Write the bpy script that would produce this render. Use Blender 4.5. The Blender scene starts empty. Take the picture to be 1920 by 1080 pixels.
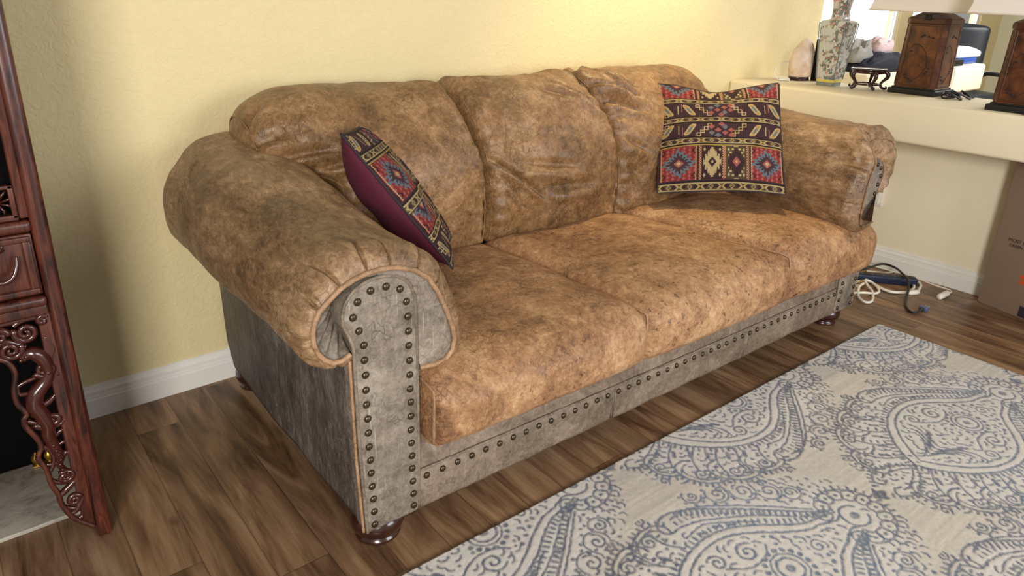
import bpy, bmesh, math, random
import numpy as np
from mathutils import Vector, Matrix
random.seed(7); rng = np.random.default_rng(11)
PI = math.pi
COL = bpy.context.scene.collection
sc = bpy.context.scene

# ------------------------------------------------------------------ objects
def link(name, data, parent=None):
    o = bpy.data.objects.new(name, data); COL.objects.link(o)
    if parent is not None: o.parent = parent
    return o
def mesh(name, V, F, mat, parent=None, smooth=True, colors=None, sharp=None):
    me = bpy.data.meshes.new(name)
    V = np.asarray(V, float)
    me.from_pydata(V.tolist(), [], [tuple(int(i) for i in f) for f in F])
    if smooth: me.polygons.foreach_set('use_smooth', [True]*len(me.polygons))
    if colors is not None:
        ca = me.color_attributes.new('pattern', 'FLOAT_COLOR', 'POINT')
        c = np.ones((len(V), 4)); c[:, :3] = colors
        ca.data.foreach_set('color', c.ravel())
    me.materials.append(mat); me.update()
    if sharp is not None:
        try: me.set_sharp_from_angle(angle=math.radians(sharp))
        except Exception: pass
    return link(name, me, parent)
def thing(name, label, cat, loc=(0,0,0), rotz=0, group=None):
    o = bpy.data.objects.new(name, None); COL.objects.link(o)
    o.location = loc; o.rotation_euler = (0, 0, rotz); o.empty_display_size = .05
    return tag(o, label, cat, group)
def tag(o, label, cat, group=None):
    o['label'] = label; o['category'] = cat
    if group: o['group'] = group
    return o
def struct(o): o['kind'] = 'structure'; return o
def join(*parts):
    V = []; F = []; n = 0
    for v, f in parts:
        v = np.asarray(v, float); V.append(v); F += [tuple(i+n for i in q) for q in f]; n += len(v)
    return np.concatenate(V), F
# ------------------------------------------------------------------ shapes
def box(x0, x1, y0, y1, z0, z1, b=0.0):
    if b <= 0:
        V = [(x, y, z) for x in (x0, x1) for y in (y0, y1) for z in (z0, z1)]
        F = [(0,1,3,2),(4,6,7,5),(0,4,5,1),(2,3,7,6),(0,2,6,4),(1,5,7,3)]
        return np.array(V, float), F
    bm = bmesh.new()
    m = Matrix.Translation(((x0+x1)/2, (y0+y1)/2, (z0+z1)/2)) @ Matrix.Diagonal((x1-x0, y1-y0, z1-z0, 1))
    bmesh.ops.create_cube(bm, size=1, matrix=m)
    bmesh.ops.bevel(bm, geom=bm.edges[:], offset=b, segments=3, profile=.5, affect='EDGES')
    bm.verts.index_update()
    r = np.array([v.co[:] for v in bm.verts]), [tuple(v.index for v in f.verts) for f in bm.faces]
    bm.free(); return r
def rbox(H, R, n):
    """rounded box as six dense grids; returns rounded coords, faces and the raw cube params"""
    nx, ny, nz = n; N = (nx, ny, nz); idx = {}; P = []; F = []
    def vid(i, j, k):
        t = (i, j, k)
        if t not in idx: idx[t] = len(P); P.append((2*i/nx-1, 2*j/ny-1, 2*k/nz-1))
        return idx[t]
    for ax in range(3):
        a, b = [(1,2),(2,0),(0,1)][ax]
        for side in (0, N[ax]):
            for i in range(N[a]):
                for j in range(N[b]):
                    q = []
                    for di, dj in ((0,0),(1,0),(1,1),(0,1)):
                        t = [0,0,0]; t[ax] = side; t[a] = i+di; t[b] = j+dj; q.append(vid(*t))
                    F.append(tuple(q) if side else tuple(q[::-1]))
    P = np.array(P); return round_pts(P, H, R), F, P
def round_pts(P, H, R):
    H = np.array(H, float); R = np.array(R, float); q = np.asarray(P)*H
    inner = np.clip(q, -(H-R), H-R); d = (q-inner)/R
    L = np.linalg.norm(d, axis=1, keepdims=True); L[L < 1e-9] = 1
    return inner + d/L*R
def tube(path, r, seg=8, closed=False, caps=True, up=None):
    P = np.asarray(path, float); n = len(P)
    rr = np.full(n, r) if np.isscalar(r) else np.asarray(r, float)
    if closed: T = np.roll(P, -1, 0)-np.roll(P, 1, 0)
    else: T = np.gradient(P, axis=0)
    T /= np.maximum(np.linalg.norm(T, axis=1, keepdims=True), 1e-9)
    u = np.array([0,0,1.]) if abs(T[0][2]) < .9 else np.array([1.,0,0])
    u = u-T[0]*(u@T[0]); u /= np.linalg.norm(u); V = []
    for i in range(n):
        u = u-T[i]*(u@T[i]); u /= max(np.linalg.norm(u), 1e-9); w = np.cross(T[i], u)
        for k in range(seg):
            a = 2*PI*k/seg; V.append(P[i]+rr[i]*(math.cos(a)*u+math.sin(a)*w))
    F = []
    for i in range(n if closed else n-1):
        j = (i+1) % n
        for k in range(seg):
            k2 = (k+1) % seg; F.append((i*seg+k, i*seg+k2, j*seg+k2, j*seg+k))
    if not closed and caps:
        F.append(tuple(range(seg))[::-1]); F.append(tuple((n-1)*seg+k for k in range(seg)))
    return np.array(V), F
def smooth_path(pts, n=60, closed=False):
    P = np.asarray(pts, float)
    if closed: P = np.vstack([P[-1], P, P[0], P[1]])
    else: P = np.vstack([2*P[0]-P[1], P, 2*P[-1]-P[-2]])
    m = len(P)-3; out = []
    L = [np.linalg.norm(P[i+2]-P[i+1]) for i in range(m)]; tot = sum(L)
    for i in range(m):
        k = max(2, int(round(n*L[i]/tot)))
        for t in np.linspace(0, 1, k, endpoint=False):
            a, b, c, d = P[i:i+4]
            out.append(.5*((2*b)+(-a+c)*t+(2*a-5*b+4*c-d)*t*t+(-a+3*b-3*c+d)*t**3))
    if not closed: out.append(P[-2])
    return np.array(out)
def resample(P, n, closed=False):
    P = np.asarray(P, float)
    if closed: P = np.vstack([P, P[:1]])
    s = np.r_[0, np.cumsum(np.linalg.norm(np.diff(P, axis=0), axis=1))]
    t = np.linspace(0, s[-1], n+1)[:-1] if closed else np.linspace(0, s[-1], n)
    return np.stack([np.interp(t, s, P[:, k]) for k in range(P.shape[1])], 1)
def lathe(prof, seg=32, c=(0,0,0)):
    V = []; F = []; n = len(prof)
    for r, z in prof:
        for k in range(seg):
            a = 2*PI*k/seg; V.append((c[0]+r*math.cos(a), c[1]+r*math.sin(a), c[2]+z))
    for i in range(n-1):
        for k in range(seg):
            k2 = (k+1) % seg; F.append((i*seg+k, i*seg+k2, (i+1)*seg+k2, (i+1)*seg+k))
    F.append(tuple(range(seg))[::-1]); F.append(tuple((n-1)*seg+k for k in range(seg)))
    return np.array(V), F
def extrude(poly, y0, y1, bev=0.0):
    """outline in XZ pushed along y, front edge softened"""
    P = np.asarray(poly, float); n = len(P); rings = []
    c = P.mean(0)
    T = np.roll(P, -1, 0)-np.roll(P, 1, 0); Nn = np.stack([T[:,1], -T[:,0]], 1); Nn /= np.linalg.norm(Nn, axis=1, keepdims=True)
    area = np.sum(P[:,0]*np.roll(P[:,1],-1)-np.roll(P[:,0],-1)*P[:,1])
    if area < 0: Nn = -Nn
    for off, y in ((bev, y0), (bev*.3, y0+bev*.3), (0, y0+bev), (0, y1)):
        Q = P-Nn*off; rings.append(np.stack([Q[:,0], np.full(n, y), Q[:,1]], 1))
    V = np.concatenate(rings); F = []
    for r in range(3):
        for k in range(n):
            k2 = (k+1) % n; F.append((r*n+k, r*n+k2, (r+1)*n+k2, (r+1)*n+k))
    F.append(tuple(range(n))[::-1]); F.append(tuple(3*n+k for k in range(n)))
    return V, F
def fixn(o):
    bm = bmesh.new(); bm.from_mesh(o.data); bmesh.ops.recalc_face_normals(bm, faces=bm.faces); bm.to_mesh(o.data); bm.free(); return o
def sstep(a, b, x):
    t = np.clip((x-a)/(b-a), 0, 1); return t*t*(3-2*t)
# ------------------------------------------------------------------ smooth value noise for shaping cloth and leather
_lat = rng.random((32, 32, 32))
def vnoise(P, s):
    q = np.asarray(P)*s; i = np.floor(q).astype(int); f = q-i; f = f*f*(3-2*f); out = 0
    for dx in (0,1):
        for dy in (0,1):
            for dz in (0,1):
                w = (f[:,0] if dx else 1-f[:,0])*(f[:,1] if dy else 1-f[:,1])*(f[:,2] if dz else 1-f[:,2])
                out = out+w*_lat[(i[:,0]+dx) % 32, (i[:,1]+dy) % 32, (i[:,2]+dz) % 32]
    return out*2-1
# ------------------------------------------------------------------ node helpers
class NT:
    def __init__(s, name):
        s.m = bpy.data.materials.new(name); s.m.use_nodes = True; s.t = s.m.node_tree; s.t.nodes.clear()
        s.out = s.n('ShaderNodeOutputMaterial'); s.b = s.n('ShaderNodeBsdfPrincipled'); s.l(s.b.outputs[0], s.out.inputs[0])
        s.tc = s.n('ShaderNodeTexCoord')
    def n(s, k, **kw):
        x = s.t.nodes.new(k)
        for a, v in kw.items(): setattr(x, a, v)
        return x
    def l(s, a, b): s.t.links.new(a, b)
    def mapc(s, scale=(1,1,1), rot=(0,0,0), loc=(0,0,0), src=None):
        m = s.n('ShaderNodeMapping'); m.inputs['Scale'].default_value = scale; m.inputs['Rotation'].default_value = rot; m.inputs['Location'].default_value = loc
        s.l(src or s.tc.outputs['Object'], m.inputs[0]); return m.outputs[0]
    def noise(s, vec, scale, detail=4, rough=.55, dist=0):
        x = s.n('ShaderNodeTexNoise'); x.inputs['Scale'].default_value = scale; x.inputs['Detail'].default_value = detail
        x.inputs['Roughness'].default_value = rough; x.inputs['Distortion'].default_value = dist; s.l(vec, x.inputs['Vector']); return x.outputs[0]
    def voro(s, vec, scale, feature='F1', out=0):
        x = s.n('ShaderNodeTexVoronoi', feature=feature); x.inputs['Scale'].default_value = scale; s.l(vec, x.inputs['Vector']); return x.outputs[out]
    def ramp(s, f, stops, interp='LINEAR'):
        r = s.n('ShaderNodeValToRGB'); r.color_ramp.interpolation = interp; e = r.color_ramp.elements
        while len(e) < len(stops): e.new(.5)
        for k, (p, c) in enumerate(stops):
            e[k].position = p; e[k].color = (c if len(c) == 4 else (*c, 1)) if not np.isscalar(c) else (c, c, c, 1)
        s.l(f, r.inputs[0]); return r.outputs[0]
    def mix(s, f, a, b, mode='MIX'):
        x = s.n('ShaderNodeMix', data_type='RGBA', blend_type=mode)
        for inp, v in ((x.inputs[0], f), (x.inputs[6], a), (x.inputs[7], b)):
            if hasattr(v, 'links') or hasattr(v, 'is_linked'): s.l(v, inp)
            elif np.isscalar(v): inp.default_value = v
            else: inp.default_value = (*v, 1) if len(v) == 3 else v
        return x.outputs[2]
    def math(s, op, a, b=0.0, clamp=False):
        x = s.n('ShaderNodeMath', operation=op, use_clamp=clamp)
        for inp, v in ((x.inputs[0], a), (x.inputs[1], b)):
            if np.isscalar(v): inp.default_value = v
            else: s.l(v, inp)
        return x.outputs[0]
    def bump(s, h, strength=.3, dist=.01, prev=None):
        x = s.n('ShaderNodeBump'); x.inputs['Strength'].default_value = strength; x.inputs['Distance'].default_value = dist; s.l(h, x.inputs['Height'])
        if prev is not None: s.l(prev, x.inputs['Normal'])
        return x.outputs[0]
    def set(s, **kw):
        for k, v in kw.items():
            i = s.b.inputs[k.replace('_', ' ')]
            if hasattr(v, 'is_linked'): s.l(v, i)
            elif np.isscalar(v): i.default_value = v
            else: i.default_value = (*v, 1) if len(v) == 3 and i.type == 'RGBA' else v
        return s.m
def srgb(r, g, b):
    f = lambda c: (c/255/12.92) if c/255 <= .04045 else ((c/255+.055)/1.055)**2.4
    return (f(r), f(g), f(b))
def plain(name, c, rough=.5, metal=0, noise=.12, nscale=30, bump=.1, coat=0, spec=.5):
    t = NT(name); v = t.mapc()
    f = t.noise(v, nscale, 5)
    col = t.mix(t.math('MULTIPLY', f, noise*2), c, tuple(x*.45 for x in c))
    return t.set(Base_Color=col, Roughness=rough, Metallic=metal, Coat_Weight=coat, Specular_IOR_Level=spec, Normal=t.bump(f, bump, .003))

# ------------------------------------------------------------------ materials
def leather(name, dark, mid, light, rough=.5, streak=(1,1,1), spots=.55, scr=.5, coat=.0, bumpk=1.0, seed=0.0):
    t = NT(name); v = t.mapc(loc=(seed, seed*.7, seed*.3)); vs = t.mapc(scale=streak, loc=(seed, 0, seed))
    big = t.noise(v, 3.2, 3, .55, .4); med = t.noise(vs, 11, 7, .68, .8); fine = t.noise(vs, 60, 8, .8, .6)
    f = t.math('ADD', t.math('MULTIPLY', big, .28), t.math('ADD', t.math('MULTIPLY', med, .36), t.math('MULTIPLY', fine, .50)))
    col = t.ramp(f, [(.455, dark), (.575, mid), (.71, light)])
    # small dark stains
    sp = t.noise(t.mapc(scale=streak, loc=(3+seed, 1, 2)), 34, 5, .75, .3); where = t.noise(v, 2.6, 2, .5)
    k = t.math('MULTIPLY', t.ramp(sp, [(.575, 0.0), (.65, 1.0)]), t.ramp(where, [(.42, 0.0), (.58, 1.0)]))
    col = t.mix(t.math('MULTIPLY', k, spots), col, tuple(c*.32 for c in dark))
    # pale scratches: long thin flecks in three directions
    where2 = t.ramp(t.noise(v, 5, 3, .6), [(.42, 0.0), (.62, 1.0)]); ln = None
    for rot, off in (((.3, .5, .2), 1), ((1.1, .2, 1.3), 4), ((.7, 1.3, 2.3), 7)):
        q = t.ramp(t.noise(t.mapc(scale=(150, 150, 7), rot=rot, loc=(seed+off, off, 2)), 1.0, 3, .5, .15), [(.665, 0.0), (.72, 1.0)])
        ln = q if ln is None else t.math('MAXIMUM', ln, q)
    ln = t.math('MULTIPLY', ln, where2)
    col = t.mix(t.math('MULTIPLY', ln, scr*.75), col, tuple(min(1, c*1.35+.04) for c in light))
    # creases of the hide, faint and dark
    wob = t.n('ShaderNodeVectorMath', operation='MULTIPLY_ADD'); nz = t.n('ShaderNodeTexNoise'); nz.inputs['Scale'].default_value = 14; t.l(v, nz.inputs['Vector'])
    t.l(nz.outputs['Color'], wob.inputs[0]); wob.inputs[1].default_value = (.07, .07, .07); t.l(v, wob.inputs[2])
    ce = t.voro(wob.outputs[0], 42, 'DISTANCE_TO_EDGE'); cr = t.ramp(ce, [(.0, 1.0), (.055, 0.0)])
    cr = t.math('MULTIPLY', cr, t.ramp(t.noise(v, 8, 3, .6), [(.46, 0.0), (.64, 1.0)]))
    col = t.mix(t.math('MULTIPLY', cr, .55), col, tuple(c*.5 for c in dark))
    vo = t.voro(v, 210, 'DISTANCE_TO_EDGE'); w = t.noise(v, 26, 5, .6, .6)
    b1 = t.bump(vo, .18*bumpk, .0015); b2 = t.bump(w, .55*bumpk, .006, b1); b3 = t.bump(t.math('SUBTRACT', med, t.math('MULTIPLY', cr, .25)), .45*bumpk, .008, b2)
    r = t.math('ADD', t.math('MULTIPLY', med, .30), rough-.12)
    return t.set(Base_Color=col, Roughness=r, Normal=b3, Specular_IOR_Level=.42, Coat_Weight=coat, Coat_Roughness=.35)
M = {}
M['seat'] = leather('worn_tan_leather', srgb(104,72,47), srgb(160,119,82), srgb(202,163,122), .46, spots=.85, scr=.35, seed=.3)
M['backc'] = leather('soft_tan_leather', srgb(84,60,36), srgb(132,98,62), srgb(176,140,100), .40, spots=.35, scr=.45, seed=1.7, coat=.08)
M['arm'] = leather('scuffed_arm_leather', srgb(82,60,40), srgb(134,103,72), srgb(184,152,116), .42, streak=(1.0, .45, 1.0), spots=.45, scr=.45, seed=2.9, coat=.12)
M['grey'] = leather('grey_brown_leather', srgb(88,77,66), srgb(128,116,103), srgb(164,152,138), .52, spots=.3, scr=.6, seed=4.1)
M['side'] = leather('dark_grey_leather', srgb(56,50,45), srgb(92,84,77), srgb(142,134,125), .52, streak=(1, 1.2, .4), spots=.2, scr=.9, seed=5.2)
M['rail'] = leather('rail_leather', srgb(88,74,60), srgb(124,108,92), srgb(156,140,122), .5, spots=.4, scr=.3, seed=6.6)
M['piping'] = leather('piping_leather', srgb(120,92,66), srgb(160,126,94), srgb(190,156,122), .5, spots=.4, scr=.1, seed=7.6)
M['pipdark'] = leather('grey_piping_leather', srgb(84,72,58), srgb(124,110,94), srgb(156,142,124), .5, spots=.4, scr=.1, seed=8.6)
M['nail'] = plain('antique_brass_nail', srgb(92,80,64), .34, .85, .3, 90, .2)
M['darkwood'] = plain('dark_turned_wood', srgb(58,30,22), .22, 0, .4, 12, .05, coat=.4)
M['lining'] = plain('black_lining', srgb(24,22,20), .9)

def redwood():
    t = NT('red_lacquered_rosewood'); v = t.mapc(scale=(9, 9, 1.2)); f = t.noise(v, 6, 6, .65, 1.2)
    col = t.ramp(f, [(.36, srgb(30,12,9)), (.52, srgb(72,32,22)), (.70, srgb(100,50,32))])
    return t.set(Base_Color=col, Roughness=.34, Coat_Weight=.25, Coat_Roughness=.2, Normal=t.bump(f, .15, .002))
M['redwood'] = redwood()
M['carving'] = plain('polished_dark_carving', srgb(72,30,22), .24, 0, .5, 40, .3, coat=.5)
M['blackwood'] = plain('black_inner_wood', srgb(6,5,5), .9, spec=.1)
M['brass'] = plain('aged_brass', srgb(190,150,70), .3, .9, .2, 80, .2)
def marble():
    t = NT('pale_grey_stone'); v = t.mapc(scale=(1, 1.6, 1)); f = t.noise(v, 7, 8, .7, 1.6); g = t.noise(v, 30, 5, .6, .5)
    col = t.ramp(t.math('ADD', t.math('MULTIPLY', f, .75), t.math('MULTIPLY', g, .25)), [(.36, srgb(118,112,100)), (.5, srgb(160,152,138)), (.7, srgb(176,170,156))])
    return t.set(Base_Color=col, Roughness=.45, Normal=t.bump(f, .3, .004))
M['stone'] = marble()

def wallmat(name, c, strength=.35):
    t = NT(name); v = t.mapc(); a = t.noise(v, 38, 5, .6, 1.2); s = t.ramp(a, [(.42, 0.0), (.58, 1.0)]); b = t.noise(v, 9, 3, .5, .6)
    col = t.mix(t.math('MULTIPLY', b, .35), c, tuple(x*.86 for x in c))
    n1 = t.bump(s, strength, .0022); n2 = t.bump(t.noise(v, 5, 2, .5, 1), .25, .006, n1)
    return t.set(Base_Color=col, Roughness=.62, Normal=n2, Specular_IOR_Level=.35)
M['wall'] = wallmat('textured_yellow_wall_paint', srgb(226,209,160))
M['ledge'] = wallmat('smooth_cream_ledge_paint', srgb(240,229,200), .12)
M['trim'] = plain('white_gloss_trim', srgb(232,230,222), .32, 0, .05, 10, .02)
def floormat():
    t = NT('brown_wood_planks'); src = t.tc.outputs['Object']; W = .125; Lp = 1.11
    sep = t.n('ShaderNodeSeparateXYZ'); t.l(src, sep.inputs[0]); X, Y = sep.outputs[0], sep.outputs[1]
    xi = t.math('DIVIDE', t.math('ADD', X, .068+12.5), W); row = t.math('FLOOR', xi); fx = t.math('FRACT', xi)
    wn = t.n('ShaderNodeTexWhiteNoise', noise_dimensions='1D'); t.l(row, wn.inputs['W'])
    yi = t.math('ADD', t.math('DIVIDE', t.math('ADD', Y, 11.1-.235), Lp), t.math('MULTIPLY', t.math('ROUND', t.math('MULTIPLY', wn.outputs[0], 7)), .1429))
    cy = t.math('FLOOR', yi); fy = t.math('FRACT', yi)
    comb = t.n('ShaderNodeCombineXYZ'); t.l(row, comb.inputs[0]); t.l(cy, comb.inputs[1])
    w2 = t.n('ShaderNodeTexWhiteNoise', noise_dimensions='3D'); t.l(comb.outputs[0], w2.inputs[0])
    add = t.n('ShaderNodeVectorMath', operation='MULTIPLY_ADD'); t.l(w2.outputs['Color'], add.inputs[0]); add.inputs[1].default_value = (9, 9, 9); t.l(src, add.inputs[2])
    m1 = t.mapc(scale=(7, .9, 1), src=add.outputs[0]); m2 = t.mapc(scale=(30, 1.6, 1), src=add.outputs[0])
    a = t.noise(m1, 1.6, 6, .62, 1.5); b = t.noise(m2, 3, 5, .6, .5)
    f = t.math('ADD', t.math('MULTIPLY', a, .8), t.math('MULTIPLY', b, .2))
    col = t.ramp(f, [(.34, srgb(72,50,34)), (.45, srgb(114,84,58)), (.55, srgb(142,110,80)), (.70, srgb(172,140,106))])
    tint = t.math('ADD', t.math('MULTIPLY', w2.outputs['Value'], .5), .72)
    tn = t.n('ShaderNodeCombineXYZ'); [t.l(tint, tn.inputs[i]) for i in range(3)]
    col = t.mix(1.0, col, tn.outputs[0], 'MULTIPLY')
    kn = t.ramp(t.noise(t.mapc(scale=(3.2, 1.3, 1), src=add.outputs[0]), 3.2, 2, .5), [(.72, 0.0), (.78, 1.0)])
    col = t.mix(t.math('MULTIPLY', kn, .75), col, srgb(40,26,18))
    ex = t.math('MINIMUM', fx, t.math('SUBTRACT', 1, fx)); ey = t.math('MULTIPLY', t.math('MINIMUM', fy, t.math('SUBTRACT', 1, fy)), Lp/W)
    gap = t.math('MINIMUM', t.math('MULTIPLY', t.math('MINIMUM', ex, ey), 60, True), 1)
    col = t.mix(t.math('MULTIPLY', t.math('SUBTRACT', 1, gap), .55), col, srgb(52,36,24))
    n1 = t.bump(gap, .35, .002); n2 = t.bump(f, .12, .003, n1)
    return t.set(Base_Color=col, Roughness=t.math('ADD', t.math('MULTIPLY', a, .25), .26), Normal=n2, Specular_IOR_Level=.45)
M['floor'] = floormat()

def attr_mat(name, rough=.9, weave=300, wb=.4, fac=.25, sheen=0.0):
    t = NT(name); a = t.n('ShaderNodeAttribute', attribute_name='pattern'); v = t.mapc()
    f = t.noise(v, weave, 3, .7); g = t.noise(v, 18, 3, .5)
    col = t.mix(t.math('MULTIPLY', f, fac), a.outputs['Color'], (0, 0, 0))
    return t.set(Base_Color=col, Roughness=rough, Normal=t.bump(f, wb, .002, t.bump(g, .2, .006)), Sheen_Weight=sheen, Specular_IOR_Level=.2)
M['rug'] = attr_mat('cream_and_blue_rug_pile', .85, 420, .5, .28, .2)
M['kilim'] = attr_mat('woven_kilim_fabric', .85, 500, .5, .3)
M['porcelain'] = None
M['burgundy'] = plain('burgundy_cotton', srgb(96,28,52), .8, 0, .25, 200, .3)

def porcelain():
    t = NT('painted_famille_rose_porcelain'); v = t.mapc(loc=(.3, .1, 0)); vo = t.n('ShaderNodeTexVoronoi'); vo.inputs['Scale'].default_value = 105; t.l(t.mapc(scale=(1, 1, .8)), vo.inputs[0])
    cs = t.n('ShaderNodeSeparateColor'); t.l(vo.outputs['Color'], cs.inputs[0])
    pal = t.ramp(cs.outputs[0], [(0, srgb(150,70,64)), (.14, srgb(48,78,62)), (.36, srgb(84,98,116)), (.54, srgb(170,160,120)), (.62, srgb(186,126,122)), (.76, srgb(58,66,70)), (.88, srgb(214,212,204))], 'CONSTANT')
    keep = t.ramp(t.noise(v, 24, 4, .6, .8), [(.47, 0.0), (.53, 1.0)])
    col = t.mix(t.math('MULTIPLY', keep, .8), srgb(196,198,190), pal)
    return t.set(Base_Color=col, Roughness=.14, Coat_Weight=.5, Coat_Roughness=.05)
M['porcelain'] = porcelain()
M['porc_base'] = plain('grey_green_glaze', srgb(140,142,132), .2, 0, .4, 120, .02)
M['porc_band'] = plain('yellow_glaze', srgb(212,196,96), .2, 0, .1)
def salt():
    t = NT('pink_salt_crystal'); v = t.mapc(); f = t.noise(v, 16, 5, .6, .8); g = t.noise(v, 70, 4, .6)
    col = t.ramp(f, [(.35, srgb(226,190,166)), (.5, srgb(232,212,194)), (.68, srgb(240,228,214))])
    return t.set(Base_Color=col, Roughness=.5, Subsurface_Weight=.25, Subsurface_Radius=(.03, .015, .01), Normal=t.bump(f, .6, .008, t.bump(g, .3, .003)))
M['salt'] = salt()
M['black'] = plain('matte_black', srgb(16,16,18), .5)
M['blackrub'] = plain('black_rubber', srgb(26,28,32), .45)
M['whiteplastic'] = plain('white_plastic', srgb(228,222,208), .4, 0, .05)
M['navyplastic'] = plain('navy_plastic', srgb(24,34,62), .35)
M['bluegrey'] = plain('blue_grey_plastic', srgb(84,92,130), .4)
M['metal'] = plain('nickel_metal', srgb(200,196,186), .25, 1.0, .05)
def lampwood():
    t = NT('painted_lamp_wood'); v = t.mapc(scale=(1, 1, 1)); f = t.noise(v, 14, 6, .65, .8); p = t.noise(t.mapc(loc=(4, 2, 1)), 30, 3, .6, 1.5)
    col = t.ramp(f, [(.34, srgb(46,24,12)), (.52, srgb(92,50,26)), (.72, srgb(128,76,40))])
    k = t.math('SUBTRACT', 1.0, t.math('MULTIPLY', t.math('ABSOLUTE', t.math('SUBTRACT', p, .5)), 28, True), True)
    k = t.math('MULTIPLY', k, t.ramp(t.noise(v, 9, 2), [(.48, 0.0), (.6, 1.0)]))
    col = t.mix(t.math('MULTIPLY', k, .8), col, srgb(26,14,14))
    return t.set(Base_Color=col, Roughness=.32, Coat_Weight=.3, Coat_Roughness=.2, Normal=t.bump(f, .1, .002))
M['lampwood'] = lampwood()
M['lampedge'] = plain('reddish_lamp_frame_wood', srgb(84,46,26), .3, 0, .4, 20, .05, coat=.3)
M['rosewood'] = plain('dark_rosewood_stand', srgb(56,20,18), .22, 0, .4, 30, .1, coat=.5)
def shade():
    t = NT('white_linen_shade'); v = t.mapc(); f = t.noise(v, 200, 2)
    return t.set(Base_Color=srgb(236,230,222), Roughness=.8, Transmission_Weight=0.0, Subsurface_Weight=.3, Subsurface_Radius=(.02,.02,.02), Normal=t.bump(f, .1, .001))
M['shade'] = shade()
def cardboard():
    t = NT('brown_cardboard'); v = t.mapc(scale=(1, 1, 1)); f = t.noise(v, 5, 4, .6); g = t.noise(t.mapc(scale=(1, 60, 1)), 3, 2)
    col = t.mix(f, srgb(148,126,108), srgb(132,110,92))
    return t.set(Base_Color=col, Roughness=.8, Normal=t.bump(g, .15, .002))
M['card'] = cardboard()
M['ink'] = plain('dark_print_ink', srgb(44,34,40), .8)
M['orange'] = plain('orange_print_ink', srgb(206,84,40), .8)
def emis(name, c, s):
    t = NT(name); t.b.inputs['Base Color'].default_value = (0, 0, 0, 1); t.b.inputs['Emission Color'].default_value = (*c, 1); t.b.inputs['Emission Strength'].default_value = s; return t.m
M['sky'] = emis('bright_daylight_sky', (1, 1, 1), 4.0)
def glass():
    t = NT('clear_window_glass'); return t.set(Base_Color=(1, 1, 1), Roughness=0.0, Transmission_Weight=1.0, IOR=1.02, Alpha=1.0)
M['glass'] = glass()
M['farwall'] = plain('pale_far_wall_paint', srgb(226,222,192), .7, 0, .05)
M['chairleather'] = plain('black_office_leather', srgb(44,48,54), .35, 0, .2, 20, .1)
M['white'] = plain('bright_white_plastic', srgb(226,234,244), .35, 0, .03)
M['blue'] = plain('royal_blue_plastic', srgb(28,74,160), .35, 0, .05)
M['navycloth'] = plain('navy_cloth', srgb(20,24,44), .8, 0, .3, 60, .3)
M['pinkcloth'] = plain('pale_pink_cloth', srgb(216,188,190), .8, 0, .2, 20, .3)
M['greycloth'] = plain('grey_cloth', srgb(150,148,140), .8, 0, .2, 20, .3)

# ------------------------------------------------------------------ the room
def quadbox(name, *a, mat=None, b=0.0): return struct(mesh(name, *box(*a, b), M[mat] if isinstance(mat, str) else mat, smooth=b > 0, sharp=40 if b > 0 else None))
WY = 1.061
quadbox('floor', -4, 11.2, -4.5, 2.6, -.1, 0, mat='floor')
quadbox('wall_back', -4, 3.70, WY, WY+.14, 0, 2.7, mat='wall')
# far room: its window wall stands further back; two windows (x 5.80-7.95 and 8.25-10.35)
FY = 2.40; WIN = ((5.80, 7.95, .77), (8.25, 10.35, .90))
def wall_parts():
    y0, y1 = FY, FY+.14; ZT = 2.7; P = [box(3.56, WIN[0][0], y0, y1, 0, ZT), box(WIN[0][1], WIN[1][0], y0, y1, 0, ZT), box(WIN[1][1], 11.2, y0, y1, 0, ZT)]
    for x0, x1, z in WIN: P += [box(x0, x1, y0, y1, 0, z), box(x0, x1, y0, y1, 2.1, ZT)]
    return join(*P)
struct(mesh('wall_far_windows', *wall_parts(), M['wall'], smooth=False))
quadbox('wall_far_return', 3.56, 3.70, WY+.14, FY, 0, 2.7, mat='wall')
quadbox('wall_far', 11.1, 11.2, -4.5, FY, 0, 2.7, mat='farwall')
for k, (x0, x1, zs) in enumerate(WIN, 1):
    w = bpy.data.objects.new('window_%d' % k, None); COL.objects.link(w); struct(w); w.location = ((x0+x1)/2, FY+.05, zs)
    fr = [box(x0, x1, FY+.03, FY+.08, zs, zs+.05), box(x0, x1, FY+.03, FY+.08, 2.05, 2.1), box(x0, x0+.05, FY+.03, FY+.08, zs, 2.08), box(x1-.05, x1, FY+.03, FY+.08, zs, 2.08)]
    for nm, (V, F), mt in (('window_frame', join(*fr), 'trim'), ('window_glass', box(x0+.05, x1-.05, FY+.052, FY+.056, zs+.05, 2.05), 'glass'), ('window_sill', box(x0-.05, x1+.05, FY-.05, FY+.03, zs-.03, zs, .004), 'trim')):
        V = np.asarray(V)-np.array(w.location); mesh(nm, V, F, M[mt], w, smooth=False)
# low wall and its deep cap ledge on the right
struct(mesh('wall_right', *box(3.125, 3.30, -.290, WY, 0, .71, .015), M['ledge'], sharp=40))
struct(mesh('trim_1', *box(2.83, 3.335, -1.9, WY+.0, .70, .886, .014), M['ledge'], sharp=40))
struct(mesh('wall_support', *box(3.125, 3.30, -1.9, -1.0, 0, .71), M['ledge'], smooth=False))
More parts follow.
